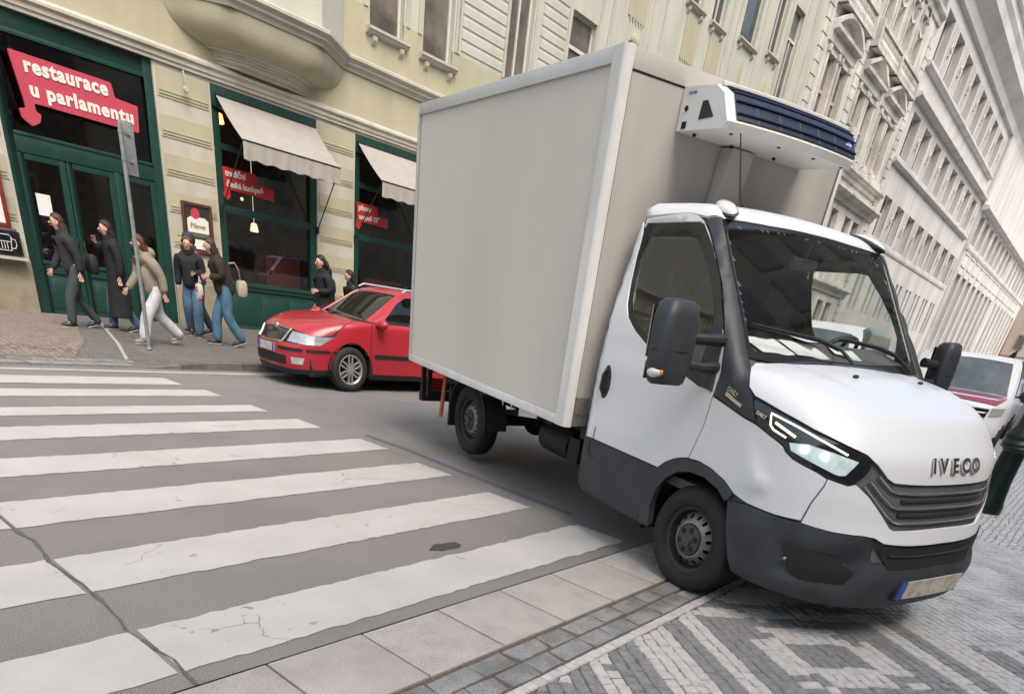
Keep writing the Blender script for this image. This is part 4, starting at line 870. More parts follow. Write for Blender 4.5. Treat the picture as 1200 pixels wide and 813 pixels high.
def window_unit(root, x0, x1, z0, z1, yr, pane=pane_m, transom=None, mull=True, fw=.07, sill=None, fm=win_frame, sm=None, brackets=True):
    """frame with its pane; sill as a part of the house"""
    b = MB(); t = .05
    b.box(x0, x0+fw, yr-t, yr, z0, z1); b.box(x1-fw, x1, yr-t, yr, z0, z1); b.box(x0+fw, x1-fw, yr-t, yr, z1-fw, z1); b.box(x0+fw, x1-fw, yr-t, yr, z0, z0+fw)
    if transom: b.box(x0+fw, x1-fw, yr-t-.015, yr, transom-fw*.7, transom+fw*.7)
    if mull: b.box((x0+x1)/2-fw*.5, (x0+x1)/2+fw*.5, yr-t-.01, yr-.002, z0+fw, (transom-fw*.7) if transom else z1-fw)
    f = b.build('window', fm, root)
    p = MB(); p.quad((x0+fw*.5, yr-.012, z0+fw*.5), (x1-fw*.5, yr-.012, z0+fw*.5), (x1-fw*.5, yr-.012, z1-fw*.5), (x0+fw*.5, yr-.012, z1-fw*.5)); p.build('pane', pane, f)
    if sill:
        s = MB(); mouldx(s, x0-.12, x1+.12, [(.1, z0-.02), (-.16, z0-.02), (-.16, z0-.07), (-.12, z0-.09), (-.10, z0-.13), (.0, z0-.16), (.1, z0-.16)])
        if brackets:
            for xb in (x0+.05, x1-.15): s.prism([(.0, z0-.16), (-.11, z0-.16), (-.10, z0-.24), (-.05, z0-.30), (0, z0-.34)], 0, xb, xb+.12)
        s.build('sill', sm or sill, root)
    return f

# --- restaurant building
bx = -6.0
cream = building('restaurant_building', 'cream stucco building with the green restaurant front, awnings and a rounded oriel bay', bx)
X = lambda v: v-bx
shop = [(5.07, 7.88, .02, 4.65), (9.05, 11.66, .06, 4.60), (12.80, 15.40, .06, 4.60), (16.55, 19.1, .06, 4.6)]
b = MB(); wall_panel(b, X(bx), X(38.5), 0, 4.65, [(X(a), X(c), z0, z1) for a, c, z0, z1 in shop], depth=.22); b.build('ground_floor_wall', stucco_w, cream)
b = MB()
for a, c in ((3.6, 5.07), (7.88, 9.05), (11.66, 12.80), (15.40, 16.55), (19.1, 21), (-6, 3.2)):
    a_, c_ = X(a)+.05, X(c)-.05; b.cut()
    if a == 3.6: c_ = X(c)-.06
    z = 4.55; k = 0
    while z > 1.2:
        h = .36 if k else .42; mouldx(b, a_, c_, [(.01, z), (-.014, z), (-.014, z-h), (.01, z-h)])
        for g in range(2): mouldx(b, a_+.03, c_-.03, [(-.010, z-h+.045+g*.05), (-.028, z-h+.045+g*.05), (-.028, z-h+.07+g*.05), (-.010, z-h+.07+g*.05)])
        z -= h+.27; k += 1
b.build_each('rusticated_pier', stucco_y, cream)
b = MB()
for a, c in ((-6, 5.07), (7.88, 9.05), (11.66, 12.80), (15.40, 16.55), (19.1, 38.5)): b.cut(); mouldx(b, X(a), X(c)-.0, [(.0, .0), (-.045, .0), (-.045, .95), (-.03, 1.0), (.0, 1.0)])
b.build_each('wall_base', stucco_t, cream)
b = MB(); mouldx(b, X(bx), X(38.5), [(.02, 4.652), (-.05, 4.652), (-.05, 4.70), (-.08, 4.72), (-.08, 4.78), (-.13, 4.82), (-.13, 4.86), (-.04, 4.92), (.02, 4.92)]); b.build('shopfront_moulding', stucco_w, cream)
b = MB(); b.quad((X(bx), .01, 4.65), (X(38.5), .01, 4.65), (X(38.5), .01, 5.72), (X(bx), .01, 5.72)); b.build('frieze_wall', stucco_y, cream)
# oriel: cove, stepped corbel, cornice running round it, body above
oc = [(8.25, 0), (9.15, -.78), (11.30, -.78), (12.42, 0)]
def oring(s, z, dy=0.):
    cx_ = 10.3; return [(X(cx_+(x-cx_)*(s if s > .5 else .45+s*.1/.5)), min(.012, y*s-dy), z) for x, y in oc]
def rounded(s, z, r=.35):
    """plan outline with rounded corners, wall to wall"""
    P = [Vector((x, y)) for x, y, _ in oring(s, z)]; out = [P[0]]
    for i in (1, 2):
        a = P[i]+(P[i-1]-P[i]).normalized()*r*s; c = P[i]+(P[i+1]-P[i]).normalized()*r*s
        for t in np.linspace(0, 1, 7): out.append(a*(1-t)**2+P[i]*2*t*(1-t)+c*t*t)
    out.append(P[3]); return [(p.x, p.y, z) for p in out]
b = MB(); rings = [rounded(s, z) for s, z in ((1, 5.72), (1, 5.62), (.985, 5.50), (.94, 5.38), (.86, 5.28), (.74, 5.20), (.62, 5.16))]
n = len(rings[0]); b.add([p for r in rings for p in r], [(i*n+k, i*n+k+1, (i+1)*n+k+1, (i+1)*n+k) for i in range(len(rings)-1) for k in range(n-1)]); b.build('oriel_cove', stucco_y, cream, smooth=True)
b = MB(); rings = [rounded(s, z) for s, z in ((.63, 5.165), (.63, 5.13), (.57, 5.12), (.57, 5.09), (.50, 5.08), (.50, 5.05), (.43, 5.04), (.43, 5.0), (.30, 4.97), (.30, 4.93), (.05, 4.925))]
b.add([p for r in rings for p in r], [(i*n+k, i*n+k+1, (i+1)*n+k+1, (i+1)*n+k) for i in range(len(rings)-1) for k in range(n-1)]); b.build('oriel_corbel', stucco_w, cream)
prof = [(.0, 5.70), (.03, 5.70), (.05, 5.76), (.12, 5.80), (.12, 5.84), (.20, 5.90), (.20, 5.95), (.16, 5.97), (.0, 6.02)]
path = [(bx-.0, 0)]+[(x, y) for x, y in oc]+[(38.5, 0)]
rings = []
for i, (x, y) in enumerate(path):
    d0 = Vector((path[i][0]-path[i-1][0], path[i][1]-path[i-1][1])).normalized() if i else None; d1 = Vector((path[i+1][0]-path[i][0], path[i+1][1]-path[i][1])).normalized() if i+1 < len(path) else None
    d0 = d0 or d1; d1 = d1 or d0; n0 = Vector((d0.y, -d0.x)); n1 = Vector((d1.y, -d1.x)); nn = (n0+n1).normalized(); nn /= max(.5, nn.dot(n0))
    rings.append([(X(x)+nn.x*o, y+nn.y*o, z) for o, z in prof])
m = len(prof); b = MB(); b.add([p for r in rings for p in r], [(i*m+k, i*m+(k+1) % m, (i+1)*m+(k+1) % m, (i+1)*m+k) for i in range(len(rings)-1) for k in range(m)]); b.build('belt_cornice', stucco_w, cream)
b = MB(); P = oring(1, 6.0); Q = oring(1, 17.0); b.add(P+Q, [(0, 1, 5, 4), (1, 2, 6, 5), (2, 3, 7, 6)]); b.build('oriel_wall', stucco_p, cream)
ups = [(13.17, 14.22, 6.65, 9.0), (14.86, 15.90, 6.65, 9.0), (18.0, 19.0, 6.7, 10.2), (20.72, 22.0, 6.7, 9.2), (26.9, 28.0, 11.30, 14.2), (28.75, 29.75, 11.30, 14.2), (31.15, 32.6, 11.55, 14.6), (33.8, 34.8, 11.85, 14.6), (35.45, 36.55, 10.6, 13.75),
       (13.17, 14.22, 11.3, 13.8), (14.86, 15.9, 11.3, 13.8), (18.0, 19.0, 11.6, 14.2), (20.72, 22.0, 11.3, 13.8)]
b = MB(); wall_panel(b, X(bx), X(38.5), 5.9, 19.0, [(X(a), X(c), z0, z1) for a, c, z0, z1 in ups], y=.0, depth=.24); b.box(X(bx), X(38.5), .3, 12, 4.75, 19); b.box(X(bx), X(38.5), 3.3, 12, 0.01, 4.74); b.box(X(bx), X(4.9), .3, 3.29, .01, 4.74); b.box(X(20.02), X(38.5), .3, 3.29, .01, 4.74); b.build('upper_wall', stucco_p, cream)
b = MB(); wall_panel(b, X(12.42), X(38.5), 6.01, 6.95, [(X(a), X(c), max(z0, 6.01), 6.95) for a, c, z0, z1 in ups if z0 < 6.9], y=-.008, depth=.02); b.build('parapet_band', stucco_y, cream)
for k, (a, c, z0, z1) in enumerate(ups):
    dk = k in (4, 5, 6, 7)
    window_unit(cream, X(a), X(c), z0, z1, .20, pane_d if dk else pane_m, transom=z0+(z1-z0)*.70 if k not in (6,) else None, mull=k not in (0, 1, 3, 6), sill=stucco_w if k not in (2, 3, 8) else None, fw=.06 if k != 6 else .03, fm=win_frame)
b = MB()
for a, c in ((16.2, 17.85), (19.35, 20.5)):
    z = 7.02; b.cut()
    while z < 10.4: mouldx(b, X(a), X(c), [(.01, z), (-.022, z+.03), (-.022, z+.185), (.01, z+.215)]); z += .235
b.build_each('banded_stucco', stucco_p, cream)
b = MB()
for x, w_ in ((12.98, .13), (14.28, .13), (14.68, .12), (15.96, .12), (16.06, .10), (17.86, .10), (19.06, .10), (20.56, .12), (22.06, .14), (22.6, .16), (24.9, .18), (25.6, .15), (30.2, .2), (30.75, .14), (32.9, .2), (35.1, .16), (36.75, .3), (37.6, .5)):
    b.cut(); mouldx(b, X(x), X(x+w_), [(.01, 6.95), (-.03, 6.95), (-.03, 18.6), (.01, 18.6)])
b.build_each('pilaster', stucco_w, cream)
b = MB()
for x, z in ((23.5, 9.9), (27.05, 9.85), (28.9, 9.85)):
    b.cut(); mouldx(b, X(x), X(x+1.0), [(.01, z), (-.03, z), (-.03, z+1.1), (.01, z+1.1)])
    for k in range(5): b.prism([(X(x+.08+k*.18), z), (X(x+.22+k*.18), z), (X(x+.15+k*.18), z-.13)], 1, -.028, .01)
for x in (31.5, 34.0): b.cut(); b.ell((X(x+.3), 0, 10.5), (.22, .045, .62), 18, 12)
b.cut(); b.ell((X(24.0), -.02, 9.45), (.12, .07, .16)); b.ell((X(24.25), -.02, 9.42), (.10, .06, .14)); b.build_each('stucco_ornament', stucco_y, cream, smooth=True, angle=40)
b = MB(); mouldx(b, X(8.05), X(8.5), [(0, 7.4), (-.12, 7.4), (-.12, 7.32), (-.05, 7.24), (0, 7.2)]); b.prism([(X(12.0), 6.9), (X(12.35), 6.98), (X(12.33), 7.08), (X(11.98), 7.0)], 1, -.16, 0); b.build('stucco_bracket', stucco_w, cream)
b = MB(); mouldx(b, X(bx), X(38.5), [(.2, 18.3), (-.1, 18.3), (-.2, 18.5), (-.6, 18.8), (-.6, 19.0), (.2, 19.1)]); b.build('roof_cornice', stucco_w, cream)
# dim rooms behind the shop glass
b = MB()
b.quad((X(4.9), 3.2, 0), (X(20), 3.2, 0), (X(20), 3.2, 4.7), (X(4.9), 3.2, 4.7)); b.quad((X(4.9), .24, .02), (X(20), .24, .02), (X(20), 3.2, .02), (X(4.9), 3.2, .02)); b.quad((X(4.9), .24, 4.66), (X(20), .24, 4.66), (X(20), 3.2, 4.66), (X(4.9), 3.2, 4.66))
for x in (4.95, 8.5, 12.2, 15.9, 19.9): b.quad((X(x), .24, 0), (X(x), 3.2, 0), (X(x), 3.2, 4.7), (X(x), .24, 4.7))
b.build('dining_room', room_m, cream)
b = MB(); b.box(X(10.6), X(11.6), .7, 1.3, .1, 1.75); b.box(X(13.8), X(15.2), .8, 1.4, .1, 1.6); b.build('bench_back', room_r, cream, bevel=.03)
for x, y in ((9.6, .55), (10.5, .9), (13.2, .6), (14.3, 1.0)):
    b = MB(); b.box(X(x)-.2, X(x)+.2, y, y+.4, .44, .48); b.box(X(x)-.2, X(x)+.2, y+.36, y+.40, .48, 1.3)
    for u in (-.18, .16):
        for v in (.0, .36): b.box(X(x)+u, X(x)+u+.03, y+v, y+v+.03, .03, .44)
    b.build('dining_chair', mat('dark chair wood', (.07, .035, .02), .5, var=.3, vs=9), cream)
for x, y, z in ((10.9, 2.2, 2.9), (13.6, 2.4, 2.7), (14.6, 1.9, 3.1)):
    b = MB(); b.ell((X(x), y, z), (.04, .04, .04)); b.build('wall_lamp', mat('dim shade', (.5, .48, .35), .5, emit=(1, .9, .6), es=.7), cream, smooth=True)
for x, z0_, z1_ in ((9.9, 2.9, 3.3), (10.8, 2.7, 3.4), (13.4, 2.8, 3.3)):
    b = MB(); b.box(X(x), X(x)+.5, 3.14, 3.18, z0_-1.2, z1_-1.0); b.build('wall_picture', mat('dull picture', (.16, .12, .09), .6, var=.6, vs=7), cream)
b = MB(); b.box(X(9.3), X(10.4), .6, 1.5, .80, .86); b.box(X(5.4), X(5.95), .9, 1.3, .0, 1.9); b.build('dark_table', dark_hole, cream)
for x, z, r_ in ((9.42, 4.12, .12), (10.15, 2.25, .10)):
    b = MB(); b.lathe([(.03, .10), (r_*.7, .08), (r_, -.06), (r_*.9, -.08)], (X(x), .42, z), 'z', 18); b.tube([(X(x), .42, z+.08), (X(x), .42, 4.6)], .006, 4); b.build('pendant_lamp', lamp_on if z > 3 else mat('dim shade', (.5, .48, .35), .5, emit=(1, .9, .6), es=.7), cream, smooth=True)

# green joinery
def framebox(b, x0, x1, z0, z1, y0, y1, wl, wr=None, wt=None, wb=None):
    wr = wl if wr is None else wr; wt = wl if wt is None else wt; wb = wl if wb is None else wb
    b.box(x0, x0+wl, y0, y1, z0, z1); b.box(x1-wr, x1, y0, y1, z0, z1)
    if wt: b.box(x0+wl, x1-wr, y0, y1, z1-wt, z1)
    if wb: b.box(x0+wl, x1-wr, y0, y1, z0, z0+wb)
def raised_panel(b, x0, x1, z0, z1, y):
    b.box(x0, x1, y-.012, y, z0, z1); b.add([(x0+.03, y-.012, z0+.03), (x1-.03, y-.012, z0+.03), (x1-.03, y-.012, z1-.03), (x0+.03, y-.012, z1-.03), (x0+.07, y-.03, z0+.07), (x1-.07, y-.03, z0+.07), (x1-.07, y-.03, z1-.07), (x0+.07, y-.03, z1-.07)], [(4, 5, 6, 7), (0, 1, 5, 4), (1, 2, 6, 5), (2, 3, 7, 6), (3, 0, 4, 7)])
def glazing(root, x0, x1, z0, z1, y, name='shop_glass'):
    p = MB(); p.quad((x0, y, z0), (x1, y, z0), (x1, y, z1), (x0, y, z1)); return p.build(name, shop_glass, root)
dx0, dx1 = X(5.07), X(7.88)
b = MB(); framebox(b, dx0, dx1, .03, 4.65, .04, .16, .17, .17, .28, .0); b.box(dx0+.17, dx1-.17, .04, .16, 2.70, 2.97); b.box(dx0+.17, dx1-.17, .02, .05, 2.95, 3.0)
b.box(dx0+.17, dx1-.17, .035, .06, 4.33, 4.40); en = b.build('entrance_frame', green_w, cream, bevel=.008)
glazing(en, dx0+.15, dx1-.15, 2.96, 4.40, .11)
for k, (a, c) in enumerate(((5.24, 6.02), (6.04, 6.90), (7.0, 7.71))):
    a, c = X(a), X(c); b = MB(); framebox(b, a, c, .06, 2.69, .055, .125, .11, .11, .09, .10); b.box(a+.11, c-.11, .055, .125, .82, 1.0); b.box(a+.07, c-.07, .03, .07, .97, 1.03); b.box(a+.11, c-.11, .085, .11, .16, .82)
    raised_panel(b, a+.15, c-.15, .22, .76, .086); d = b.build('door_leaf' if k < 2 else 'side_light_frame', green_w, cream, bevel=.005)
    glazing(d, a+.10, c-.10, .99, 2.62, .10)
    if k == 1: h = MB(); h.tube([(a+.06, .055, 1.15), (a+.06, .0, 1.15), (a+.06, .0, 1.45), (a+.06, .055, 1.45)], .012, 8); h.build('door_handle', chrome, d, smooth=True)
b = MB(); b.box(X(6.90), X(7.0), .03, .15, .03, 2.70); b.build('door_post', green_w, cream, bevel=.01)
b = MB(); b.box(dx0, dx1, -.06, .2, .0, .035); b.build('doorstep', slab_m, cream)
for a, c in ((9.05, 11.66), (12.80, 15.40), (16.55, 19.1)):
    a, c = X(a), X(c); b = MB(); b.box(a, c, .0, .16, 4.24, 4.60); b.box(a, a+.05, .03, .16, .06, 4.24); b.box(a+.05, a+.20, .06, .16, .06, 4.24); b.box(c-.18, c, .03, .16, .06, 4.24); b.box(a+.20, c-.18, .05, .15, 2.42, 2.56)
    b.box(a+.20, c-.18, .06, .15, 3.55, 3.66); b.box(a-.0, c+.02, -.05, .16, 1.02, 1.10); b.box(a, c, -.02, .16, .94, 1.02); b.box(a, c, .02, .16, .06, .94)
    for k in range(3): raised_panel(b, a+.16+k*.78, a+.16+k*.78+.70, .22, .82, .02)
    b.box(a, c+.01, -.03, .16, .06, .16); f = b.build('shop_window_frame', green_w, cream, bevel=.006)
    glazing(f, a+.18, c-.16, 1.09, 2.44, .11); glazing(f, a+.18, c-.16, 2.55, 4.26, .11)
# downpipe and hanging hook
b = MB(); b.tube([(X(8.45), -.10, 4.62), (X(8.45), -.16, 4.5), (X(8.46), -.16, 4.38)], .015, 6); b.lathe([(.06, 0), (.05, -.04), (0, -.05)], (X(8.46), -.14, 4.33), 'y', 14); b.build('wall_hook', stucco_w, cream, smooth=True)

# --- awnings
def awning(x0, x1, label, d=1.02, zt=4.42, zb=3.68):
    r = empty('awning', label, 'awning', ((x0+x1)/2, FY, zt), 0, 'canvas awnings over the restaurant windows'); h = (x1-x0)/2
    b = MB(); n = 14; q = []
    for i in range(n+1):
        x = -h+2*h*i/n
        for j in range(7):
            t = j/6; q.append((x, -.06-(d-.06)*t, -(zt-zb)*t-.035*math.sin(PI*t)*(.6+.4*math.cos(2*PI*i/n))))
    b.add(q, [(i*7+j, i*7+j+1, (i+1)*7+j+1, (i+1)*7+j) for i in range(n) for j in range(6)]); b.add([(x, y, z-.006) for x, y, z in q], [(i*7+j, (i+1)*7+j, (i+1)*7+j+1, i*7+j+1) for i in range(n) for j in range(6)]); b.build('canopy', awn_m, r, smooth=True)
    b = MB(); n = 48; q = []
    for i in range(n+1):
        x = -h+2*h*i/n
        for j in range(4): t = j/3; q.append((x, -d-.008-.022*t*math.sin(i*1.37)*math.sin(i*.31+1), -(zt-zb)-.31*t-.015*t*math.sin(i*.8)))
    b.add(q, [(i*4+j, i*4+j+1, (i+1)*4+j+1, (i+1)*4+j) for i in range(n) for j in range(3)]); b.build('valance', awn_m, r, smooth=True)
    b = MB(); b.tube([(-h, -d, -(zt-zb)), (h, -d, -(zt-zb))], .018, 8); b.build('front_bar', iron, r, smooth=True)
    b = MB(); b.tube([(-h, -.03, .0), (h, -.03, .0)], .035, 10); b.build('roller', iron, r, smooth=True)
    for s in (-1, 1): b = MB(); b.tube([(s*(h-.02), -d, -(zt-zb)), (s*(h-.02)+s*.06, -.04, -(zt-2.45))], .013, 6); b.box(s*(h-.02)+s*.06-.03, s*(h-.02)+s*.06+.03, -.06, .0, -(zt-2.45)-.08, -(zt-2.45)+.06); b.build('awning_arm', iron, r)
awning(9.14, 11.60, 'cream canvas awning over the window between the door and the wall pier, fully in view')
awning(12.86, 15.30, 'cream canvas awning partly hidden behind the corner of the cargo box')

# --- signs
def round_poly(pts, r=.03, n=4):
    out = []
    for i, p in enumerate(pts):
        p = Vector(p); a = Vector(pts[i-1]); c = Vector(pts[(i+1) % len(pts)]); u = (a-p); v = (c-p); ru = min(r, u.length*.45); rv = min(r, v.length*.45); A = p+u.normalized()*ru; B = p+v.normalized()*rv
        for k in range(n+1): t = k/n; out.append(tuple(A*(1-t)**2+p*2*t*(1-t)+B*t*t))
    return out
def board(root, pts, y, th, m, name='sign_board'):
    P = round_poly(pts); n = len(P); t = geometry.tessellate_polygon([[Vector((x, z, 0)) for x, z in P]]); b = MB()
    b.add([(x, y, z) for x, z in P]+[(x, y+th, z) for x, z in P], [tuple(f) for f in t]+[tuple(i+n for i in f) for f in t]+[(i, (i+1) % n, (i+1) % n+n, i+n) for i in range(n)]); return b.build(name, m, root)
s = empty('restaurant_sign', 'large pink red sign in speech bubble shape above the green entrance, lettered restaurace u parlamentu', 'sign', (6.4, FY-.10, 3.4))
sx = lambda v: v-6.4; sz = lambda v: v-3.4
bd = board(s, [(sx(5.35), sz(4.10)), (sx(7.00), sz(4.07)), (sx(7.04), sz(3.86)), (sx(7.45), sz(3.83)), (sx(7.42), sz(3.42)), (sx(5.62), sz(3.44)), (sx(5.62), sz(3.33)), (sx(5.70), sz(3.30)), (sx(5.66), sz(3.18)), (sx(5.52), sz(3.10)), (sx(5.38), sz(3.19)), (sx(5.36), sz(3.32)), (sx(5.47), sz(3.34)), (sx(5.46), sz(3.46))], -.03, .05, sign_red)
text('lettering', 'restaurace', .285, sign_white, s, (sx(5.55), -.037, sz(3.945)), (1, 0, 0), (0, 0, 1), .006, .0115, 'LEFT', 1.0, 1.12)
text('lettering', 'u parlamentu', .275, sign_white, s, (sx(5.58), -.037, sz(3.625)), (1, 0, 0), (0, 0, 1), .006, .0115, 'LEFT', 1.04, 1.15)
b = MB(); [b.tube([(x, .02, z), (x, .14, z)], .012, 6) for x, z in ((-.9, .3), (.9, .2))]; b.build('fixing', iron, s)
def small_sign(x0, z1, lines, label, w1=.74, w2=1.20):
    s = empty('window_sign', label, 'sign', (x0, FY+.02, z1), 0, 'small red signs in the restaurant windows')
    board(s, [(0, 0), (w1, 0), (w1+.02, -.19), (w2, -.21), (w2, -.44), (.14, -.40), (.16, -.52), (.08, -.60), (-.02, -.53), (.02, -.42)], 0, .03, sign_red2)
    text('lettering', lines[0], .155, sign_white, s, (.05, -.005, -.105), (1, 0, 0), (0, 0, 1), .003, .006, 'LEFT'); text('lettering', lines[1], .15, sign_white, s, (.07, -.005, -.30), (1, 0, 0), (0, 0, 1), .003, .006, 'LEFT')
small_sign(9.22, 3.26, ('tradiční', 'česká kuchyně'), 'small red window sign lettered tradiční česká kuchyně under the left awning', .80, 1.26)
small_sign(12.90, 3.24, ('pilsner', 'urquell 12°'), 'small red window sign lettered pilsner urquell next to the cargo box', .68, 1.06)
s = empty('poster_frame', 'dark framed beer poster on the pier between entrance and shop window', 'framed poster', (8.5, FY-.03, 1.55))
b = MB(); framebox(b, -.34, .34, 0, .92, -.05, -.01, .055); b.build('frame', wood_r, s, bevel=.006)
b = MB(); b.box(-.29, .29, -.03, -.005, .05, .87); b.build('backing', mat('dark poster ground', (.035, .035, .03), .4), s)
b = MB(); b.box(-.24, .24, -.036, -.031, .38, .62); b.prism([(-.24, .62), (.24, .62), (.16, .67), (-.16, .67)], 1, -.036, -.031); b.build('label_panel', sign_white, s)
b = MB(); b.lathe([(.10, -.002), (0, -.003)], (-.05, -.036, .73), 'y', 18); b.build('red_seal', sign_red, s); text('lettering', 'Pilsner', .13, mat('green brown ink', (.10, .10, .04)), s, (0, -.038, .50), (1, 0, 0), (0, 0, 1), .001, .002)
b = MB(); b.box(-.24, .24, -.036, -.031, .30, .37); b.build('green_band', mat('olive band', (.10, .13, .05)), s)
b = MB(); b.box(-.20, .20, -.036, -.031, .08, .26); b.build('price_sheet', paper, s)
s = empty('beer_sign_box', 'black box sign with a white beer mug outline at the left edge', 'sign', (4.72, FY-.05, .98))
b = MB(); b.box(-.9, .22, -.14, .0, .06, .46); b.build('sign_box', gloss_black, s, bevel=.03); b = MB(); b.box(-.95, .26, -.19, .0, .0, .05); b.build('shelf', mat('weathered ledge', (.42, .40, .36), .8), s)
b = MB(); q = [(-.16, .14), (-.19, .36), (-.14, .39), (.02, .39), (.06, .36), (.03, .14), (-.16, .14)]; b.tube([(x, -.146, z) for x, z in q], .007, 5); b.tube([(.05, -.146, .33), (.12, -.146, .32), (.13, -.146, .24), (.10, -.146, .18), (.04, -.146, .18)], .007, 5)
for x in (-.11, -.065, -.02): b.tube([(x, -.146, .16), (x, -.146, .27)], .006, 4)
b.tube([(-.17, -.146, .28), (.04, -.146, .28)], .006, 4); b.build('mug_outline', clear_pl, s)
s = empty('menu_case', 'red framed menu case cut by the left picture edge', 'menu board', (4.55, FY-.05, 1.48))
b = MB(); framebox(b, -.62, .30, 0, 1.02, -.07, -.0, .07); b.build('frame', mat('red wood frame', (.22, .03, .02), .45, var=.3, vs=9), s, bevel=.008); b = MB(); b.box(-.55, .23, -.04, -.01, .07, .95); b.build('menu_page', paper, s)
b = MB(); b.box(-.68, .36, -.09, .0, -.05, -.005); b.build('ledge', kerb_m, s)
s = MB().box(5.42, 5.66, FY+.072, FY+.080, 1.77, 2.11).build('door_notice', paper); tag(s, 'white paper notice stuck inside the left door pane', 'notice')

# --- grey building with pediments
gx = 38.5
grey = building('ornate_grey_building', 'grey beige building with pediments, balustrades and arched windows behind the cooling unit', gx); G = lambda v: v-gx
gw = [(40.05, 41.25), (41.95, 43.15), (45.35, 46.55), (47.15, 48.35), (49.85, 51.05), (51.6, 52.8)]
ops = [(G(a), G(c), 11.3, 13.6) for a, c in gw]+[(G(a), G(c), 6.2, 8.8) for a, c in gw]+[(G(a), G(c), 1.2, 4.4) for a, c in gw]
arch = [(40.2, 41.2), (42.0, 43.0), (45.5, 46.5), (47.2, 48.2), (49.3, 50.3), (51.4, 52.4)]; ops += [(G(a), G(c), 16.1, 18.3) for a, c in arch]
b = MB(); wall_panel(b, 0, G(54.8), 0, 20.5, ops, depth=.3); b.box(0, G(54.8), .35, 12, 0.01, 20.5); b.build('front_wall', stone_g, grey)
for k, (a, c, z0, z1) in enumerate(ops):
    f = window_unit(grey, a, c, z0, z1, .24, pane_m, transom=z0+(z1-z0)*.45, fw=.09, fm=mat('grey window wood', (.42, .39, .37), .6))
b = MB()
for a, c in gw+arch:
    b.cut(); up = (a, c) in arch; z0, z1 = (16.0, 18.3) if up else (11.1, 13.75)
    for x in (a-.18, c+.02): b.box(G(x), G(x+.16), -.10, .0, z0, z1); b.box(G(x-.04), G(x+.20), -.15, .0, z1-.22, z1+.02); b.box(G(x-.03), G(x+.19), -.13, .0, z0, z0+.2)
    if up: b.lathe([(.75, -.10), (.75, .02)], (G((a+c)/2), 0, 18.1), 'y', 24); b.lathe([(.62, -.12), (.75, -.12)], (G((a+c)/2), 0, 18.1), 'y', 24)
b.build_each('window_surround', stone_g, grey, bevel=.01)
def pediment(x0, x1, seg):
    b = MB(); z = 14.25; mouldx(b, G(x0), G(x1), [(.0, 13.85), (-.10, 13.85), (-.12, z-.05), (-.34, z), (-.36, z+.12), (0, z+.14)])
    if seg: pts = [(x0+(x1-x0)*t, z+.12+.95*math.sin(PI*(.12+.76*t))-.35) for t in np.linspace(0, 1, 13)]
    else: pts = [(x0, z+.12), ((x0+x1)/2, z+.85), (x1, z+.12)]
    for (xa, za), (xb, zb) in zip(pts, pts[1:]):
        b.add([(G(xa), -.36, za), (G(xb), -.36, zb), (G(xb), -.36, zb+.16), (G(xa), -.36, za+.16), (G(xa), 0, za), (G(xb), 0, zb), (G(xb), 0, zb+.16), (G(xa), 0, za+.16)], [(0, 1, 2, 3), (3, 2, 6, 7), (0, 4, 5, 1), (0, 3, 7, 4), (1, 5, 6, 2)])
    b.build('pediment', stone_g, grey)
pediment(39.6, 43.6, True); pediment(44.9, 48.8, False); pediment(49.4, 53.3, False)
b = MB()
for x0, x1 in ((39.6, 43.9), (44.9, 53.6)):
    b.cut()
    mouldx(b, G(x0), G(x1), [(0, 15.85), (-.42, 15.85), (-.42, 15.98), (0, 15.98)]); mouldx(b, G(x0), G(x1), [(0, 15.05), (-.42, 15.05), (-.42, 15.18), (0, 15.18)])
    x = x0+.2
    while x < x1-.1: b.lathe([(.05, 0), (.09, .2), (.05, .35), (.08, .5), (.05, .67)], (G(x), -.3, 15.18), 'z', 8); x += .28
    x = x0
    while x <= x1: b.box(G(x)-.14, G(x)+.14, -.45, 0, 15.05, 16.05); x += (x1-x0)/(1 if x1-x0 < 5 else 2)*.999
b.build_each('balustrade', stone_g, grey)
b = MB()
for z, o in ((10.55, .38), (9.55, .55), (5.2, .4), (18.95, .3), (20.2, .9)): b.cut(); mouldx(b, 0, G(54.8), [(.0, z-.35), (-o*.3, z-.35), (-o*.4, z-.12), (-o*.8, z-.06), (-o, z+.02), (-o, z+.14), (0, z+.2)])
b.build_each('string_course', stone_g, grey); b = MB(); x = 39.2
while x < 54: b.cut(); b.box(G(x), G(x+.16), -.22, .0, 10.68, 11.0); x += .42
b.build_each('dentil', stone_g, grey)
b = MB()
for x in (38.55, 44.05, 54.0): 
    z = 0.2; b.cut()
    while z < 18: mouldx(b, G(x), G(x+.7), [(.0, z), (-.09, z+.01), (-.09, z+.42), (0, z+.43)]); z += .47
b.build_each('corner_quoins', stone_g, grey)

# --- white limestone building
wx = 54.8
wht = building('white_limestone_building', 'long white limestone building with rows of deep narrow windows running down the street', wx); Wf = lambda v: v-wx
opsA = []
for k in range(8):
    a = 55.75+3.66*k
    opsA += [(Wf(a), Wf(a+2.0), 17.42, 19.75), (Wf(a+.2), Wf(a+2.2), 12.95, 15.15), (Wf(a+.35), Wf(a+2.35), 8.75, 10.95), (Wf(a+.4), Wf(a+1.1), 4.4, 7.0), (Wf(a+1.7), Wf(a+2.4), 4.4, 7.0)]
opsB = []
for k in range(8): opsB += [(Wf(86.6+3.55*k), Wf(88.9+3.55*k), 12.4, 14.75), (Wf(86.6+3.55*k), Wf(88.9+3.55*k), 3.2, 10.0)]
for k in range(7): opsB += [(Wf(117.5+3.6*k), Wf(119.6+3.6*k), 12.4, 14.6), (Wf(117.5+3.6*k), Wf(119.6+3.6*k), 3.2, 10.0)]
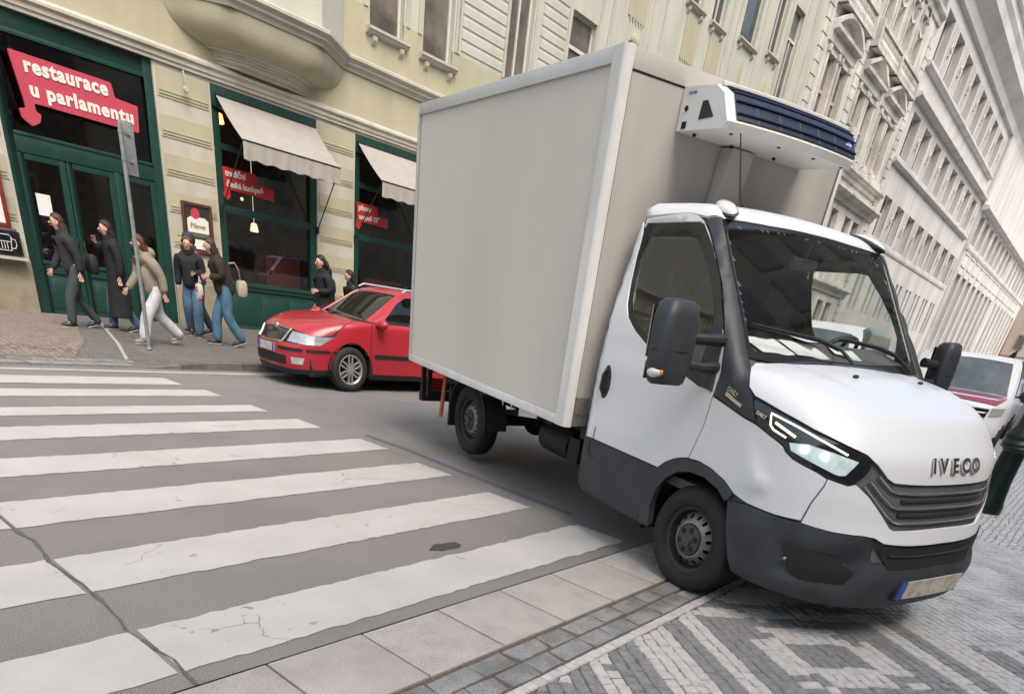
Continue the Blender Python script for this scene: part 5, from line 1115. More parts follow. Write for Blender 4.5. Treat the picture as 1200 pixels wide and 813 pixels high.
b = MB(); wall_panel(b, 0, Wf(85.6), 0, 20.4, opsA, depth=.55); b.box(0, Wf(85.6), .6, 12, 0.01, 20.4); b.build('front_wall', stone_w, wht)
b = MB(); wall_panel(b, Wf(85.6), Wf(143), 0, 20.4, opsB, y=-.25, depth=.75); b.box(Wf(85.6), Wf(143), .55, 12, 0.01, 20.4); b.box(Wf(85.55), Wf(85.6), -.25, .0, 0, 20.4); b.build('side_wing_wall', stone_w, wht)
for i, (a, c, z0, z1) in enumerate(opsA+opsB):
    b = MB(); yy = .50; fw = .09; framebox(b, a, c, z0, z1, yy-.06, yy, fw); f = b.build('window', win_frame, wht)
    p = MB(); p.quad((a+.05, yy-.02, z0+.05), (c-.05, yy-.02, z0+.05), (c-.05, yy-.02, z1-.05), (a+.05, yy-.02, z1-.05)); p.build('pane', pane_pk, f)
b = MB()
for k in range(8):
    for a, z0, z1 in ((55.75+3.66*k+2.0, 17.42, 19.75), (55.95+3.66*k+2.0, 12.95, 15.15), (56.1+3.66*k+2.0, 8.75, 10.95)):
        b.cut()
        for t in (.35, .75, 1.15): b.box(Wf(a+t), Wf(a+t+.10), -.07, .0, z0, z1)
        b.lathe([(.20, -.16), (.13, -.20), (.10, -.10)], (Wf(a+.72), 0, (z0+z1)/2+.1), 'y', 14)
        b.box(Wf(a+.60), Wf(a+.84), -.12, 0, (z0+z1)/2-.25, (z0+z1)/2-.05)
for k in range(15):
    x = 85.8+3.55*k; b.cut()
    for t in (.1, .4): b.box(Wf(x+t), Wf(x+t+.12), -.34, -.25, 3.0, 10.2); b.box(Wf(x+t), Wf(x+t+.12), -.34, -.25, 12.3, 14.8)
    b.box(Wf(x+.75), Wf(x+3.2), -.32, -.25, 10.6, 10.75); b.box(Wf(x+.75), Wf(x+3.2), -.32, -.25, 11.6, 11.75)
b.build_each('pier_moulding', stone_w, wht)
b = MB()
for z, o, x1 in ((17.15, .30, 84.4), (15.75, .42, 85.55), (12.60, .28, 84.6), (8.5, .10, 84.6)): b.cut(); mouldx(b, 0, Wf(x1), [(0, z-.22), (-o*.6, z-.2), (-o, z-.08), (-o, z+.06), (0, z+.1)])
for z, o in ((15.2, .55), (12.1, .15)): b.cut(); mouldx(b, Wf(85.5), Wf(143), [(-.2, z-.30), (-.25-o*.5, z-.26), (-.25-o, z-.1), (-.25-o, z+.1), (-.2, z+.2)])
b.cut(); mouldx(b, 0, Wf(143), [(0, 20.35), (-.25, 20.4), (-.35, 20.9), (-1.0, 21.5), (-1.05, 22.0), (-1.2, 22.3), (0, 22.4)])
for x in np.arange(55.6, 84, 1.22): b.cut(); b.box(Wf(x), Wf(x)+.03, -.012, .0, 8.6, 12.4)
b.build_each('cornice', stone_w, wht)
ops = [(Wf(57+2.6*k), Wf(58.3+2.6*k), 22.9, 24.2) for k in range(30)]
b = MB(); wall_panel(b, 0, Wf(143), 22.3, 24.9, ops, y=.35, depth=.4); mouldx(b, 0, Wf(143), [(.6, 24.9), (.1, 24.9), (.05, 25.1), (.6, 25.2)]); b.build('attic_wall', stone_w, wht)
b = MB()
for a, c, z0, z1 in ops: b.cut(); b.quad((a, .72, z0), (c, .72, z0), (c, .72, z1), (a, .72, z1))
b.build_each('attic_window', pane_pk, wht)

# --- pink house closing the street, house opposite that the windows mirror
pk = empty('pink_corner_house', 'pinkish plaster house closing the far end of the street', 'building', (150, 0, 0))
b = MB(); b.box(0, 12, -30, 17, 0, 20); b.build('wall', stone_pk, pk)
for y in range(-3, 16, 3):
    for z in (2.2, 6.2, 10.2, 14.2):
        b = MB(); b.box(-.06, .02, y-.75, y+.75, z-.1, z+2.3); f = b.build('window', mat('grey pink frame', (.38, .34, .32)), pk)
        b = MB(); b.box(-.08, -.06, y-.55, y+.55, z+.05, z+2.1); b.build('pane', pane_m, f)
b = MB(); b.box(-.5, .1, -30, 17, 19.4, 20.2); b.box(-.15, .1, -30, 17, 5.2, 5.5); b.build('cornice', stone_pk, pk)
op2 = empty('tall_opposite_house', 'tall brown plaster house further down the opposite side of the street', 'building', (0, -8.5, 0))
b = MB(); b.box(16, 80, -10, 0, 0, 27); b.build('wall', stone_b, op2)
b = MB(); b.box(16, 80, 0, .6, 26.2, 27); b.cut(); b.box(16, 80, 0, .3, 9.2, 9.6); b.cut(); b.box(16, 80, 0, .3, 17.6, 18.0); b.build_each('cornice', stucco_w, op2)
for x in range(18, 76, 4):
    for z in (5.0, 10.6, 14.4, 18.8, 22.6): b = MB(); b.box(x-.2, x+1.7, .0, .14, z-.2, z+2.75); f = b.build('window', stucco_w, op2); c_ = MB(); c_.box(x, x+1.5, .14, .16, z, z+2.5); c_.build('pane', mat('light blind pane', (.38, .36, .33), .4), f)
op = empty('opposite_house', 'brown plaster house across the street that the shop windows mirror', 'building', (0, -7.5, 0))
b = MB(); b.box(-42, 15.9, -10, 0, 0, 11.5); b.build('wall', mat('dark brown plaster', (.24, .19, .15), .85, var=.3, vs=.5), op)
b = MB(); b.box(-42, 15.9, .0, .5, 11.0, 11.6); b.box(-42, 15.9, 0, .2, 4.6, 4.9); None; None; b.build('cornice', stucco_w, op)
b = MB(); c_ = MB()
for x in range(-30, 14, 3):
    for z in (1.0, 5.8):
        b = MB(); b.box(x-.12, x+1.42, .0, .10, z-.15, z+2.75); f = b.build('window', stucco_w, op); c_ = MB(); c_.box(x, x+1.3, .10, .12, z, z+2.55); c_.build('pane', pane_m, f)

# --- street sign pole on the far pavement
s = empty('sign_pole', 'galvanised sign pole with a narrow blank plate, on the pavement before the green door', 'sign pole', (5.12, 12.02, .10))
b = MB(); b.tube([(0, 0, 0), (0, 0, 2.86)], .030, 12); b.lathe([(.05, 0), (.045, .02), (.03, .03)], (0, 0, 0), 'z', 14); b.build('pole', zinc, s, smooth=True)
b = MB(); b.box(.0, .20, .035, .045, 2.28, 2.90); b.build('sign_plate', zinc, s, bevel=.004)
for z in (2.45, 2.76): b = MB(); b.lathe([(.036, -.015), (.036, .015)], (0, 0, z), 'z', 14); b.box(-.02, .14, .028, .036, z-.015, z+.015); b.box(.09, .14, .01, .03, z-.02, z+.02); b.build('clamp', zinc, s)

# --- cast iron post at the right edge
s = empty('street_post', 'dark green cast iron post with ringed base at the right edge beside the truck bumper', 'bollard', (10.81, .59, 0))
b = MB(); b.lathe([(.19, 0), (.19, .10), (.17, .16), (.14, .40), (.13, .76), (.17, .82), (.185, .86), (.165, .90), (.18, .95), (.16, 1.0), (.115, 1.06), (.10, 1.3), (.09, 1.6), (.11, 1.63), (.11, 1.70), (.06, 1.78), (0, 1.80)], (0, 0, 0), 'z', 28); b.build('post', bollard_m, s, smooth=True)
b = MB(); b.lathe([(.175, .80), (.19, .815), (.175, .83)], (0, 0, 0), 'z', 28); b.build('ring', bollard_m, s, smooth=True)

# ------------------------------------------------------------------ cars
def car(name, label, loc, yaw, P, paint, group=None, detail=True, bonnet_m=None, glass_m=None):
    """P: measures of the car; +X is forward, origin under the front axle"""
    r = empty(name, label, 'car' if not P.get('van') else 'van', (loc[0], loc[1], 0), yaw, group)
    W = P['w']/2; F, Rr, H, belt, hz = P['front'], P['rear'], P['h'], P['belt'], P['hood']
    wz = tab([.1, .3, .55, belt-.1, belt+.1, 3], [W*.92, W*.97, W, W*.985, W*.95, W*.95]); fz = tab([.1, .3, .55, hz-.1, hz+.1, 3], [F-.10, F-.01, F, F-.10, F-.28, F-.4])
    wt = tab([0, belt, H-.1, H+.2, 4], [W*.95, W*.93, W*P.get('tumble', .72), W*.68, W*.68])
    wsx, wsz, tpx, tpz = P['ws']; rwx, rwz, rtx, rtz = P['rw']
    def low(x, y, z):
        f = fz(z); w_ = wz(z); xc = -.45; q = (np.maximum(x-xc, 0)/(f-xc))**3.0+(np.abs(y)/w_)**3.0; g = np.where(x > xc, (q**(1/3.0)-1)*w_, np.abs(y)-w_)
        xr = Rr+.6; q2 = (np.maximum(xr-x, 0)/(.6))**3.0+(np.abs(y)/w_)**3.0; g = np.where(x < xr, (q2**(1/3.0)-1)*w_, g)
        t = np.clip(wsx-x, -9, 0)*-1; h = belt+.02-(belt-hz)*np.clip(t/(F-wsx-.15), 0, 2)**1.5-.035*(y/W)**2; return np.maximum(smax(g, z-h, .10), .17-z)
    def top(x, y, z):
        dx, dz = tpx-wsx, tpz-wsz; L_ = math.hypot(dx, dz); d = ((x-wsx+.10*(y/W)**2)*dz-(z-wsz)*dx)/L_
        ex, ez = rtx-rwx, rtz-rwz; M_ = math.hypot(ex, ez); e = -((x-rwx)*ez-(z-rwz)*ex)/M_
        g = smax(np.abs(y)-wt(z), d, .10); g = smax(g, z-(H-.03*(y/W)**2-.02*(x-(tpx+rtx)/2)**2*P.get('arc', 1)), .12); return np.maximum(smax(g, e, .08), .5-z)
    S = Solid([low, top], ((wsx+rwx)/2 if not P.get('cx') else P['cx'], 0, P.get('cz', belt*.75))); c = S.c
    # one-piece shell with open arches
    na, nz = 160, 80; E_ = np.linspace(-1.25, PI/2-.001, nz); D = np.array([(math.cos(2*PI*i/na)*math.cos(e), math.sin(2*PI*i/na)*math.cos(e), math.sin(e)) for e in E_ for i in range(na)])
    V = S.c+D*(S.radius(D)-.012)[:, None]; WB = P['wb']; wr = P['wr']; keep = []
    for j in range(nz-1):
        for i in range(na):
            q = (j*na+i, j*na+(i+1) % na, (j+1)*na+(i+1) % na, (j+1)*na+i); m = V[list(q)].mean(0)
            if abs(m[1]) > W*.5 and (math.hypot(m[0], m[2]-wr) < wr+.05 or math.hypot(m[0]+WB, m[2]-wr) < wr+.05): continue
            if m[2] > belt+.06 and m[2] < H-.10 and detail: continue
            keep.append(q)
    b = MB(); b.add(V, keep); b.build('body', rubber_seal if detail else paint, r, smooth=True)
    for s_ in (-1, 1):
        wheel('front_wheel', 0, s_*(W-.11), s_, wr, .2, wr*.66, False, r); wheel('rear_wheel', -WB, s_*(W-.11), s_, wr, .2, wr*.66, False, r)
    b = MB(); b.box(Rr+.3, F-.3, -W*.80, W*.80, .18, .45)
    for x0 in (0, -WB):
        pass
    b.build('underbody', dark_hole, r)
    return r, S, c
def arc(cx, cz, rad, a0, a1, n, y): return [(cx+rad*math.cos(t), y, cz+rad*math.sin(t)) for t in np.linspace(a0, a1, n)]
OP = dict(w=1.77, front=.91, rear=-3.66, h=1.47, belt=1.0, hood=.80, ws=(-.30, .97, -1.05, 1.42), rw=(-3.55, 1.0, -3.25, 1.40), wb=2.58, wr=.316, tumble=.72, cx=-1.2, cz=.72)
oct_, OS, _ = car('red_car', 'red estate car parked at the far kerb with its front towards the crossing', (6.843, 9.745), 3.0721, OP, car_red)
wa = .375
Y_ = .885
doorF = [(-.36, Y_, .985), (-.345, Y_, .70), (-.36, Y_, .45), (-.40, Y_, .245), (-1.48, Y_, .24), (-1.50, Y_, .6), (-1.50, Y_, 1.0), (-.90, Y_, 1.0)]
doorR = [(-1.51, Y_, 1.0), (-1.51, Y_, .6), (-1.49, Y_, .24), (-2.14, Y_, .24)]+arc(-2.58, .316, wa+.03, .15, .9, 5, Y_)+[(-2.42, Y_, .85), (-2.55, Y_, 1.0)]
wing = [(-.35, Y_, .985), (-.335, Y_, .70), (-.35, Y_, .45), (-.39, Y_, .245), (-.37, Y_, .25)]+arc(0, .316, wa, PI*.98, .62, 12, Y_)+[(.42, .84, .55), (.55, .80, .60), (.30, .84, .74), (.12, .80, .84), (-.05, .76, .92), (-.22, .72, .965)]
quarter = [(-2.56, Y_, 1.0), (-2.43, Y_, .85)]+arc(-2.58, .316, wa+.02, .95, PI, 12, Y_)+[(-3.0, Y_, .3), (-3.4, Y_, .35), (-3.64, .6, .5), (-3.62, .6, .9), (-3.4, .8, 1.0)]
hoodc = [(-.26, 0, .985), (-.25, .40, .975), (-.225, .70, .955), (-.05, .745, .915), (.12, .78, .84), (.30, .80, .76), (.47, .70, .72), (.62, .45, .76), (.66, .42, .77), (.70, .0, .79)]
headc = [(.32, .84, .735), (.45, .73, .725), (.58, .50, .74), (.64, .40, .745), (.74, .40, .62), (.62, .66, .60), (.50, .80, .605)]
grillc = [(.66, .38, .765), (.71, .0, .785), (.71, -.38, .765), (.80, -.33, .60), (.84, 0, .585), (.80, .33, .60)]
bumpc = [(.48, .83, .59), (.62, .68, .59), (.76, .40, .60), (.85, 0, .575)]; bumpb = [(.88, 0, .20), (.78, .45, .20), (.60, .74, .20), (.36, .86, .20)]+arc(0, .316, wa, -.15, .55, 5, .87)
bl = bumpc+[(x, -y, z) for x, y, z in bumpc[::-1]][1:]+[(x, -y, z) for x, y, z in bumpb[1:][::-1]]+bumpb
for mi_ in (False, True):
    def pl(h): return h
    s_ = -1 if mi_ else 1
    OS.panel('door', doorF, car_red, oct_, mirror=mi_, step=.04, thick=.01); OS.panel('door', doorR, car_red, oct_, mirror=mi_, step=.04, thick=.01)
    OS.panel('front_wing', wing, car_red, oct_, mirror=mi_, step=.03, thick=.01); OS.panel('rear_quarter', quarter, car_red, oct_, mirror=mi_, step=.04, thick=.01)
    OS.panel('rubbing_strip', [(-.42, Y_, .555), (-1.46, Y_, .555), (-1.46, Y_, .50), (-.42, Y_, .50)], rubber_seal, oct_, off=.012, mirror=mi_, thick=.012, step=.04)
    OS.panel('rubbing_strip', [(-1.53, Y_, .555), (-2.1, Y_, .555), (-2.1, Y_, .50), (-1.53, Y_, .50)], rubber_seal, oct_, off=.012, mirror=mi_, thick=.012, step=.04)
    OS.panel('side_glass', [(-.62, .8, 1.03), (-1.46, .8, 1.03), (-1.46, .62, 1.36), (-1.15, .62, 1.36), (-.98, .66, 1.28)], car_glass, oct_, off=-.004, mirror=mi_, thick=0, step=.05)
    OS.panel('side_glass', [(-1.53, .8, 1.03), (-2.45, .8, 1.03), (-2.45, .62, 1.36), (-1.53, .62, 1.36)], car_glass, oct_, off=-.004, mirror=mi_, thick=0, step=.05)
    OS.panel('rear_side_glass', [(-2.52, .8, 1.05), (-3.35, .75, 1.08), (-3.2, .6, 1.33), (-2.52, .62, 1.36)], frit, oct_, off=-.002, mirror=mi_, thick=.01, step=.05)
    OS.panel('roof_pillar', [(-.28, .70, .985), (-.36, .84, .995), (-.60, .84, 1.015), (-.96, .68, 1.29), (-1.14, .64, 1.375), (-2.50, .62, 1.375), (-3.24, .58, 1.34), (-3.2, .50, 1.42), (-2.2, .50, 1.46), (-1.15, .52, 1.435), (-1.02, .56, 1.405), (-.62, .64, 1.18)], car_red, oct_, off=.002, mirror=mi_, thick=.02, step=.04)
    OS.panel('door_pillar', [(-1.455, .8, 1.03), (-1.535, .8, 1.03), (-1.535, .62, 1.37), (-1.455, .62, 1.37)], frit, oct_, off=0, mirror=mi_, thick=.02, step=.04)
    hl = OS.panel('headlight', headc, car_lamp, oct_, off=-.004, mirror=mi_, thick=.01, step=.02, disp=lambda P: -.006*np.sin(P[:, 1]*40)**2); OS.panel('lamp_cover', headc, lamp_glass, hl, off=.002, mirror=mi_, thick=0, step=.04)
    b = MB(); b.ell((-.50, s_*.955, .975), (.075, .115, .07), 18, 12); b.tube([(-.46, s_*.84, .97), (-.48, s_*.92, .955)], .025, 8); b.build('wing_mirror', car_red, oct_, smooth=True)
    b = MB(); b.tube([(-1.1, s_*.60, 1.43), (-1.2, s_*.60, 1.475), (-3.0, s_*.58, 1.46), (-3.1, s_*.58, 1.42)], .014, 8); b.build('roof_rail', alu, oct_, smooth=True)
    b = MB(); b.box(-1.36, -1.22, s_*.893-.012, s_*.893+.012, .84, .87); b.build('door_handle', car_red, oct_, bevel=.008)
    b = MB(); pr = arc(0, .316, wa-.01, -.3, PI+.3, 20, 0); b.add([(x, s_*.5, z) for x, _, z in pr]+[(x, s_*.85, z) for x, _, z in pr], [(i, i+1, i+21, i+20) for i in range(19)]); b.add([(x, s_*.5, z) for x, _, z in pr], [tuple(range(20))]); b.build('wheel_house', dark_hole, oct_)
OS.panel('bonnet', hoodc+[(x, -y, z) for x, y, z in hoodc[::-1][1:-1]], car_red, oct_, axis=(1, 0, .5), step=.035, thick=.01)
OS.panel('roof', [(-1.03, .55, 1.41), (-1.16, .51, 1.44), (-2.2, .49, 1.465), (-3.2, .49, 1.42), (-3.22, 0, 1.44), (-3.2, -.49, 1.42), (-2.2, -.49, 1.465), (-1.16, -.51, 1.44), (-1.03, -.55, 1.41), (-1.0, 0, 1.43)], car_red, oct_, axis=(-.3, 0, 1), step=.05, thick=.01)
wsc = [(-.30, 0, .985), (-.30, .40, .985), (-.30, .68, .99), (-.63, .62, 1.19), (-1.0, .545, 1.395), (-1.02, .30, 1.41), (-1.02, 0, 1.415)]
OS.panel('windscreen', wsc+[(x, -y, z) for x, y, z in wsc[::-1][1:-1]], car_glass, oct_, off=-.003, thick=0, axis=(1, 0, .45), step=.05)
OS.panel('rear_window', [(-3.58, .6, 1.02), (-3.30, .5, 1.36), (-3.30, -.5, 1.36), (-3.58, -.6, 1.02)], frit, oct_, off=0, step=.06)
gr = OS.panel('grille', grillc, gloss_black, oct_, off=-.002, kind='c', step=.03)
surf_strip('grille_rim', grillc+[grillc[0]], .016, chrome, gr, .004, S=OS, n=6)
b = MB(); b.ell(OS.on([(.73, 0, .775)], .012)[0], (.02, .05, .05)); b.build('bonnet_badge', chrome, oct_, smooth=True)
bc = OS.panel('bumper', bl, car_red, oct_, kind='c', step=.04, off=.006, thick=.02)
OS.panel('bumper_strip', [(.66, .64, .545), (.82, .28, .545), (.82, .28, .505), (.66, .64, .505)], rubber_seal, bc, off=.016, kind='c', step=.03); OS.panel('bumper_strip', [(.40, .86, .55), (.62, .68, .545), (.62, .68, .505), (.40, .86, .51)], rubber_seal, bc, off=.016, kind='c', step=.03)
OS.panel('lower_intake', [(.80, .42, .43), (.88, 0, .43), (.80, -.42, .43), (.82, -.42, .31), (.90, 0, .30), (.82, .42, .31)], dark_hole, bc, off=.010, kind='c', step=.04)
for s_ in (-1, 1): OS.panel('fog_lamp', [(.66, s_*.66, .42), (.76, s_*.50, .42), (.76, s_*.50, .33), (.68, s_*.64, .33)], car_lamp, bc, off=.014, kind='c', step=.03)
OS.panel('chin', [(.40, .86, .27), (.62, .72, .26), (.80, .40, .26), (.88, 0, .26), (.80, -.40, .26), (.62, -.72, .26), (.40, -.86, .27), (.40, -.86, .19), (.62, -.72, .19), (.86, 0, .19), (.62, .72, .19), (.40, .86, .19)], rubber_seal, bc, off=.014, kind='c', step=.04)
b = MB(); b.box(.915, .928, -.26, .22, .445, .555); p_ = b.build('number_plate', mat('pale blurred plate', (.50, .50, .50), .5, var=.3, vs=12, lo=.4, hi=.6), oct_); b = MB(); b.box(.9285, .931, -.26, -.20, .446, .554); b.box(.9285, .931, .17, .22, .446, .554); b.build('plate_band', plate_blue, p_)
b = MB()
for y in (-.37, .37):
    b.box(-1.75, -1.3, y-.25, y+.25, .4, .6); b.prism([(-1.85, .5), (-1.68, .5), (-1.75, 1.08), (-1.88, 1.08)], 1, y-.24, y+.24); b.box(-1.87, -1.78, y-.12, y+.12, 1.1, 1.28)
b.box(-.72, -.3, -.72, .72, .5, .93); b.box(-2.9, -2.6, -.6, .6, .4, 1.0)
b.build('seats', cabin_dark, oct_, bevel=.03)

def plain_car(name, label, loc, yaw, P, paint, bonnet=None):
    r, S, c = car(name, label, loc, yaw, P, paint, detail=False); W = P['w']/2; wsx, wsz, tpx, tpz = P['ws']; H, belt, F, hz = P['h'], P['belt'], P['front'], P['hood']
    a = (1, 0, .5); k = lambda t: (wsx+(tpx-wsx)*t, wsz+(tpz-wsz)*t)
    x0, z0 = k(.06); x1, z1 = k(.92); S.panel('windscreen', [(x0, W*.80, z0), (x1, W*.62, z1), (x1, -W*.62, z1), (x0, -W*.80, z0)], mat('reflecting screen', (.10, .12, .12), .08, var=.5, vs=2.5, coat=.6), r, off=.004, axis=a, step=.05)
    S.panel('bonnet', [(wsx+.10, W*.74, belt-.02), (F-.35, W*.62, hz-.06), (F-.32, 0, hz-.03), (F-.35, -W*.62, hz-.06), (wsx+.10, -W*.74, belt-.02)], bonnet or paint, r, off=.006, axis=(1, 0, .6), step=.05)
    g = S.panel('grille', [(F-.08, W*.60, hz-.14), (F, 0, hz-.14), (F-.08, -W*.60, hz-.14), (F-.04, -W*.55, hz-.40), (F, 0, hz-.42), (F-.04, W*.55, hz-.40)], gloss_black, r, off=.004, kind='c', step=.04)
    for t in (.22, .32): surf_strip('grille_bar', [(F-.05, W*.56, hz-t), (F, 0, hz-t), (F-.05, -W*.56, hz-t)], .012, chrome, g, .012, S=S)
    for s_ in (-1, 1):
        S.panel('headlight', [(F-.30, s_*W*.92, hz-.08), (F-.10, s_*W*.64, hz-.12), (F-.08, s_*W*.64, hz-.28), (F-.25, s_*W*.90, hz-.24)], car_lamp, r, off=.006, step=.03)
        S.panel('side_glass', [(wsx-.35, s_*W*.9, belt+.06), (P['rw'][0]+.25, s_*W*.9, belt+.06), (P['rw'][0]+.35, s_*W*.7, H-.14), (tpx-.10, s_*W*.7, H-.14)], mat('side screen', (.05, .06, .06), .08, coat=.5), r, off=.004, step=.06)
        b = MB(); b.ell((wsx-.15, s_*(W+.10), belt+.06), (.07, .12, .10)); b.tube([(wsx-.12, s_*W*.92, belt+.02), (wsx-.15, s_*(W+.06), belt+.03)], .02, 6); b.build('wing_mirror', rubber_seal, r, smooth=True)
    b = MB(); b.box(F-.0, F+.012, -.26, .26, .36, .47); b.build('number_plate', plate_m, r)
    return r
van_w = mat('parked van white', (.70, .70, .71), .35, coat=.4)
plain_car('parked_van', 'white van with a dark red bonnet parked behind the nose of the truck', (18.3, 2.35), PI+.10, dict(w=1.95, front=.85, rear=-3.9, h=2.0, belt=1.22, hood=1.10, ws=(-.25, 1.18, -1.05, 1.93), rw=(-3.85, 1.2, -3.75, 1.9), wb=3.0, wr=.34, tumble=.84, van=1, cx=-1.4, cz=.95), van_w, mat('dark red bonnet paint', (.26, .016, .026), .3, coat=.6))
plain_car('delivery_van', 'white van seen through the truck windscreen behind the steering wheel', (13.6, 4.55), PI+.05, dict(w=1.95, front=.85, rear=-3.2, h=2.05, belt=1.22, hood=1.12, ws=(-.1, 1.2, -.8, 1.95), rw=(-3.15, 1.2, -3.1, 1.95), wb=2.6, wr=.34, tumble=.88, van=1, cx=-1.2, cz=.95), van_w)
plain_car('silver_car', 'pale silver blue car parked behind the white van with the red bonnet', (25.5, 2.7), PI+.05, dict(w=1.80, front=.88, rear=-3.5, h=1.62, belt=1.02, hood=.92, ws=(-.3, 1.0, -1.15, 1.55), rw=(-3.4, 1.0, -3.2, 1.5), wb=2.6, wr=.33, tumble=.76, cx=-1.2, cz=.75), mat('silver blue paint', (.48, .55, .60), .3, .2, coat=.6))
plain_car('small_grey_car', 'small grey car furthest away in the parked row at the right edge', (33.0, 3.3), PI+.04, dict(w=1.75, front=.85, rear=-3.4, h=1.55, belt=1.0, hood=.88, ws=(-.3, .98, -1.1, 1.5), rw=(-3.3, 1.0, -3.1, 1.45), wb=2.5, wr=.32, tumble=.74, cx=-1.2, cz=.72), mat('grey car paint', (.30, .32, .34), .3, .2, coat=.6))
# folded black parasols beyond the parked cars
for x, y, tl_, lab in ((23.6, 3.1, .30, 'black folded parasol leaning behind the white van with the red bonnet'),):
    s = empty('folded_parasol', lab, 'parasol', (x, y, 0), 0); s.rotation_euler = (tl_, .25, 0)
    b = MB(); b.tube([(0, 0, 0), (0, 0, 2.45)], .022, 8); b.lathe([(.22, 0), (.22, .05), (.05, .08)], (0, 0, 0), 'z', 16); b.build('parasol_pole', iron, s, smooth=True)
    b = MB(); rings = []
    for z, rr in ((1.15, .16), (1.4, .14), (1.8, .11), (2.2, .07), (2.38, .03)): rings.append([((rr*(1+.35*(k % 2)))*math.cos(2*PI*k/16), (rr*(1+.35*(k % 2)))*math.sin(2*PI*k/16), z-(.12 if k % 2 and z < 1.3 else 0)) for k in range(16)])
    b.add([p for r_ in rings for p in r_], [(i*16+k, i*16+(k+1) % 16, (i+1)*16+(k+1) % 16, (i+1)*16+k) for i in range(4) for k in range(16)]); b.build('folded_canopy', mat('black canvas', (.012, .014, .016), .85), s, smooth=True)

# ------------------------------------------------------------------ people on the far pavement
def skin_mesh(name, nodes, edges, m, parent, root=0, sub=1):
    """nodes: (point, radius x, radius y) grown into one surface"""
    me = bpy.data.meshes.new(name); me.from_pydata([n[0] for n in nodes], edges, [])
    o = bpy.data.objects.new(name+'_t', me); COL.objects.link(o)
    sk = o.modifiers.new('s', 'SKIN'); sk.use_smooth_shade = True; sk.branch_smoothing = .6
    if not me.skin_vertices: me.attributes
    lay = me.skin_vertices[0] if len(me.skin_vertices) else None
    if lay is None:
        bm = bmesh.new(); bm.from_mesh(me); bm.verts.layers.skin.verify(); bm.to_mesh(me); bm.free(); lay = me.skin_vertices[0]
    for i, n in enumerate(nodes):
        lay.data[i].radius = (n[1], n[2]); lay.data[i].use_root = (i == root)
    su = o.modifiers.new('u', 'SUBSURF'); su.levels = sub; su.render_levels = sub
    bpy.context.view_layer.update()
    r = bpy.data.meshes.new_from_object(o.evaluated_get(bpy.context.evaluated_depsgraph_get())); bpy.data.objects.remove(o)
    r.materials.clear(); r.materials.append(m); r.polygons.foreach_set('use_smooth', [True]*len(r.polygons))
    return link(bpy.data.objects.new(name, r), parent)
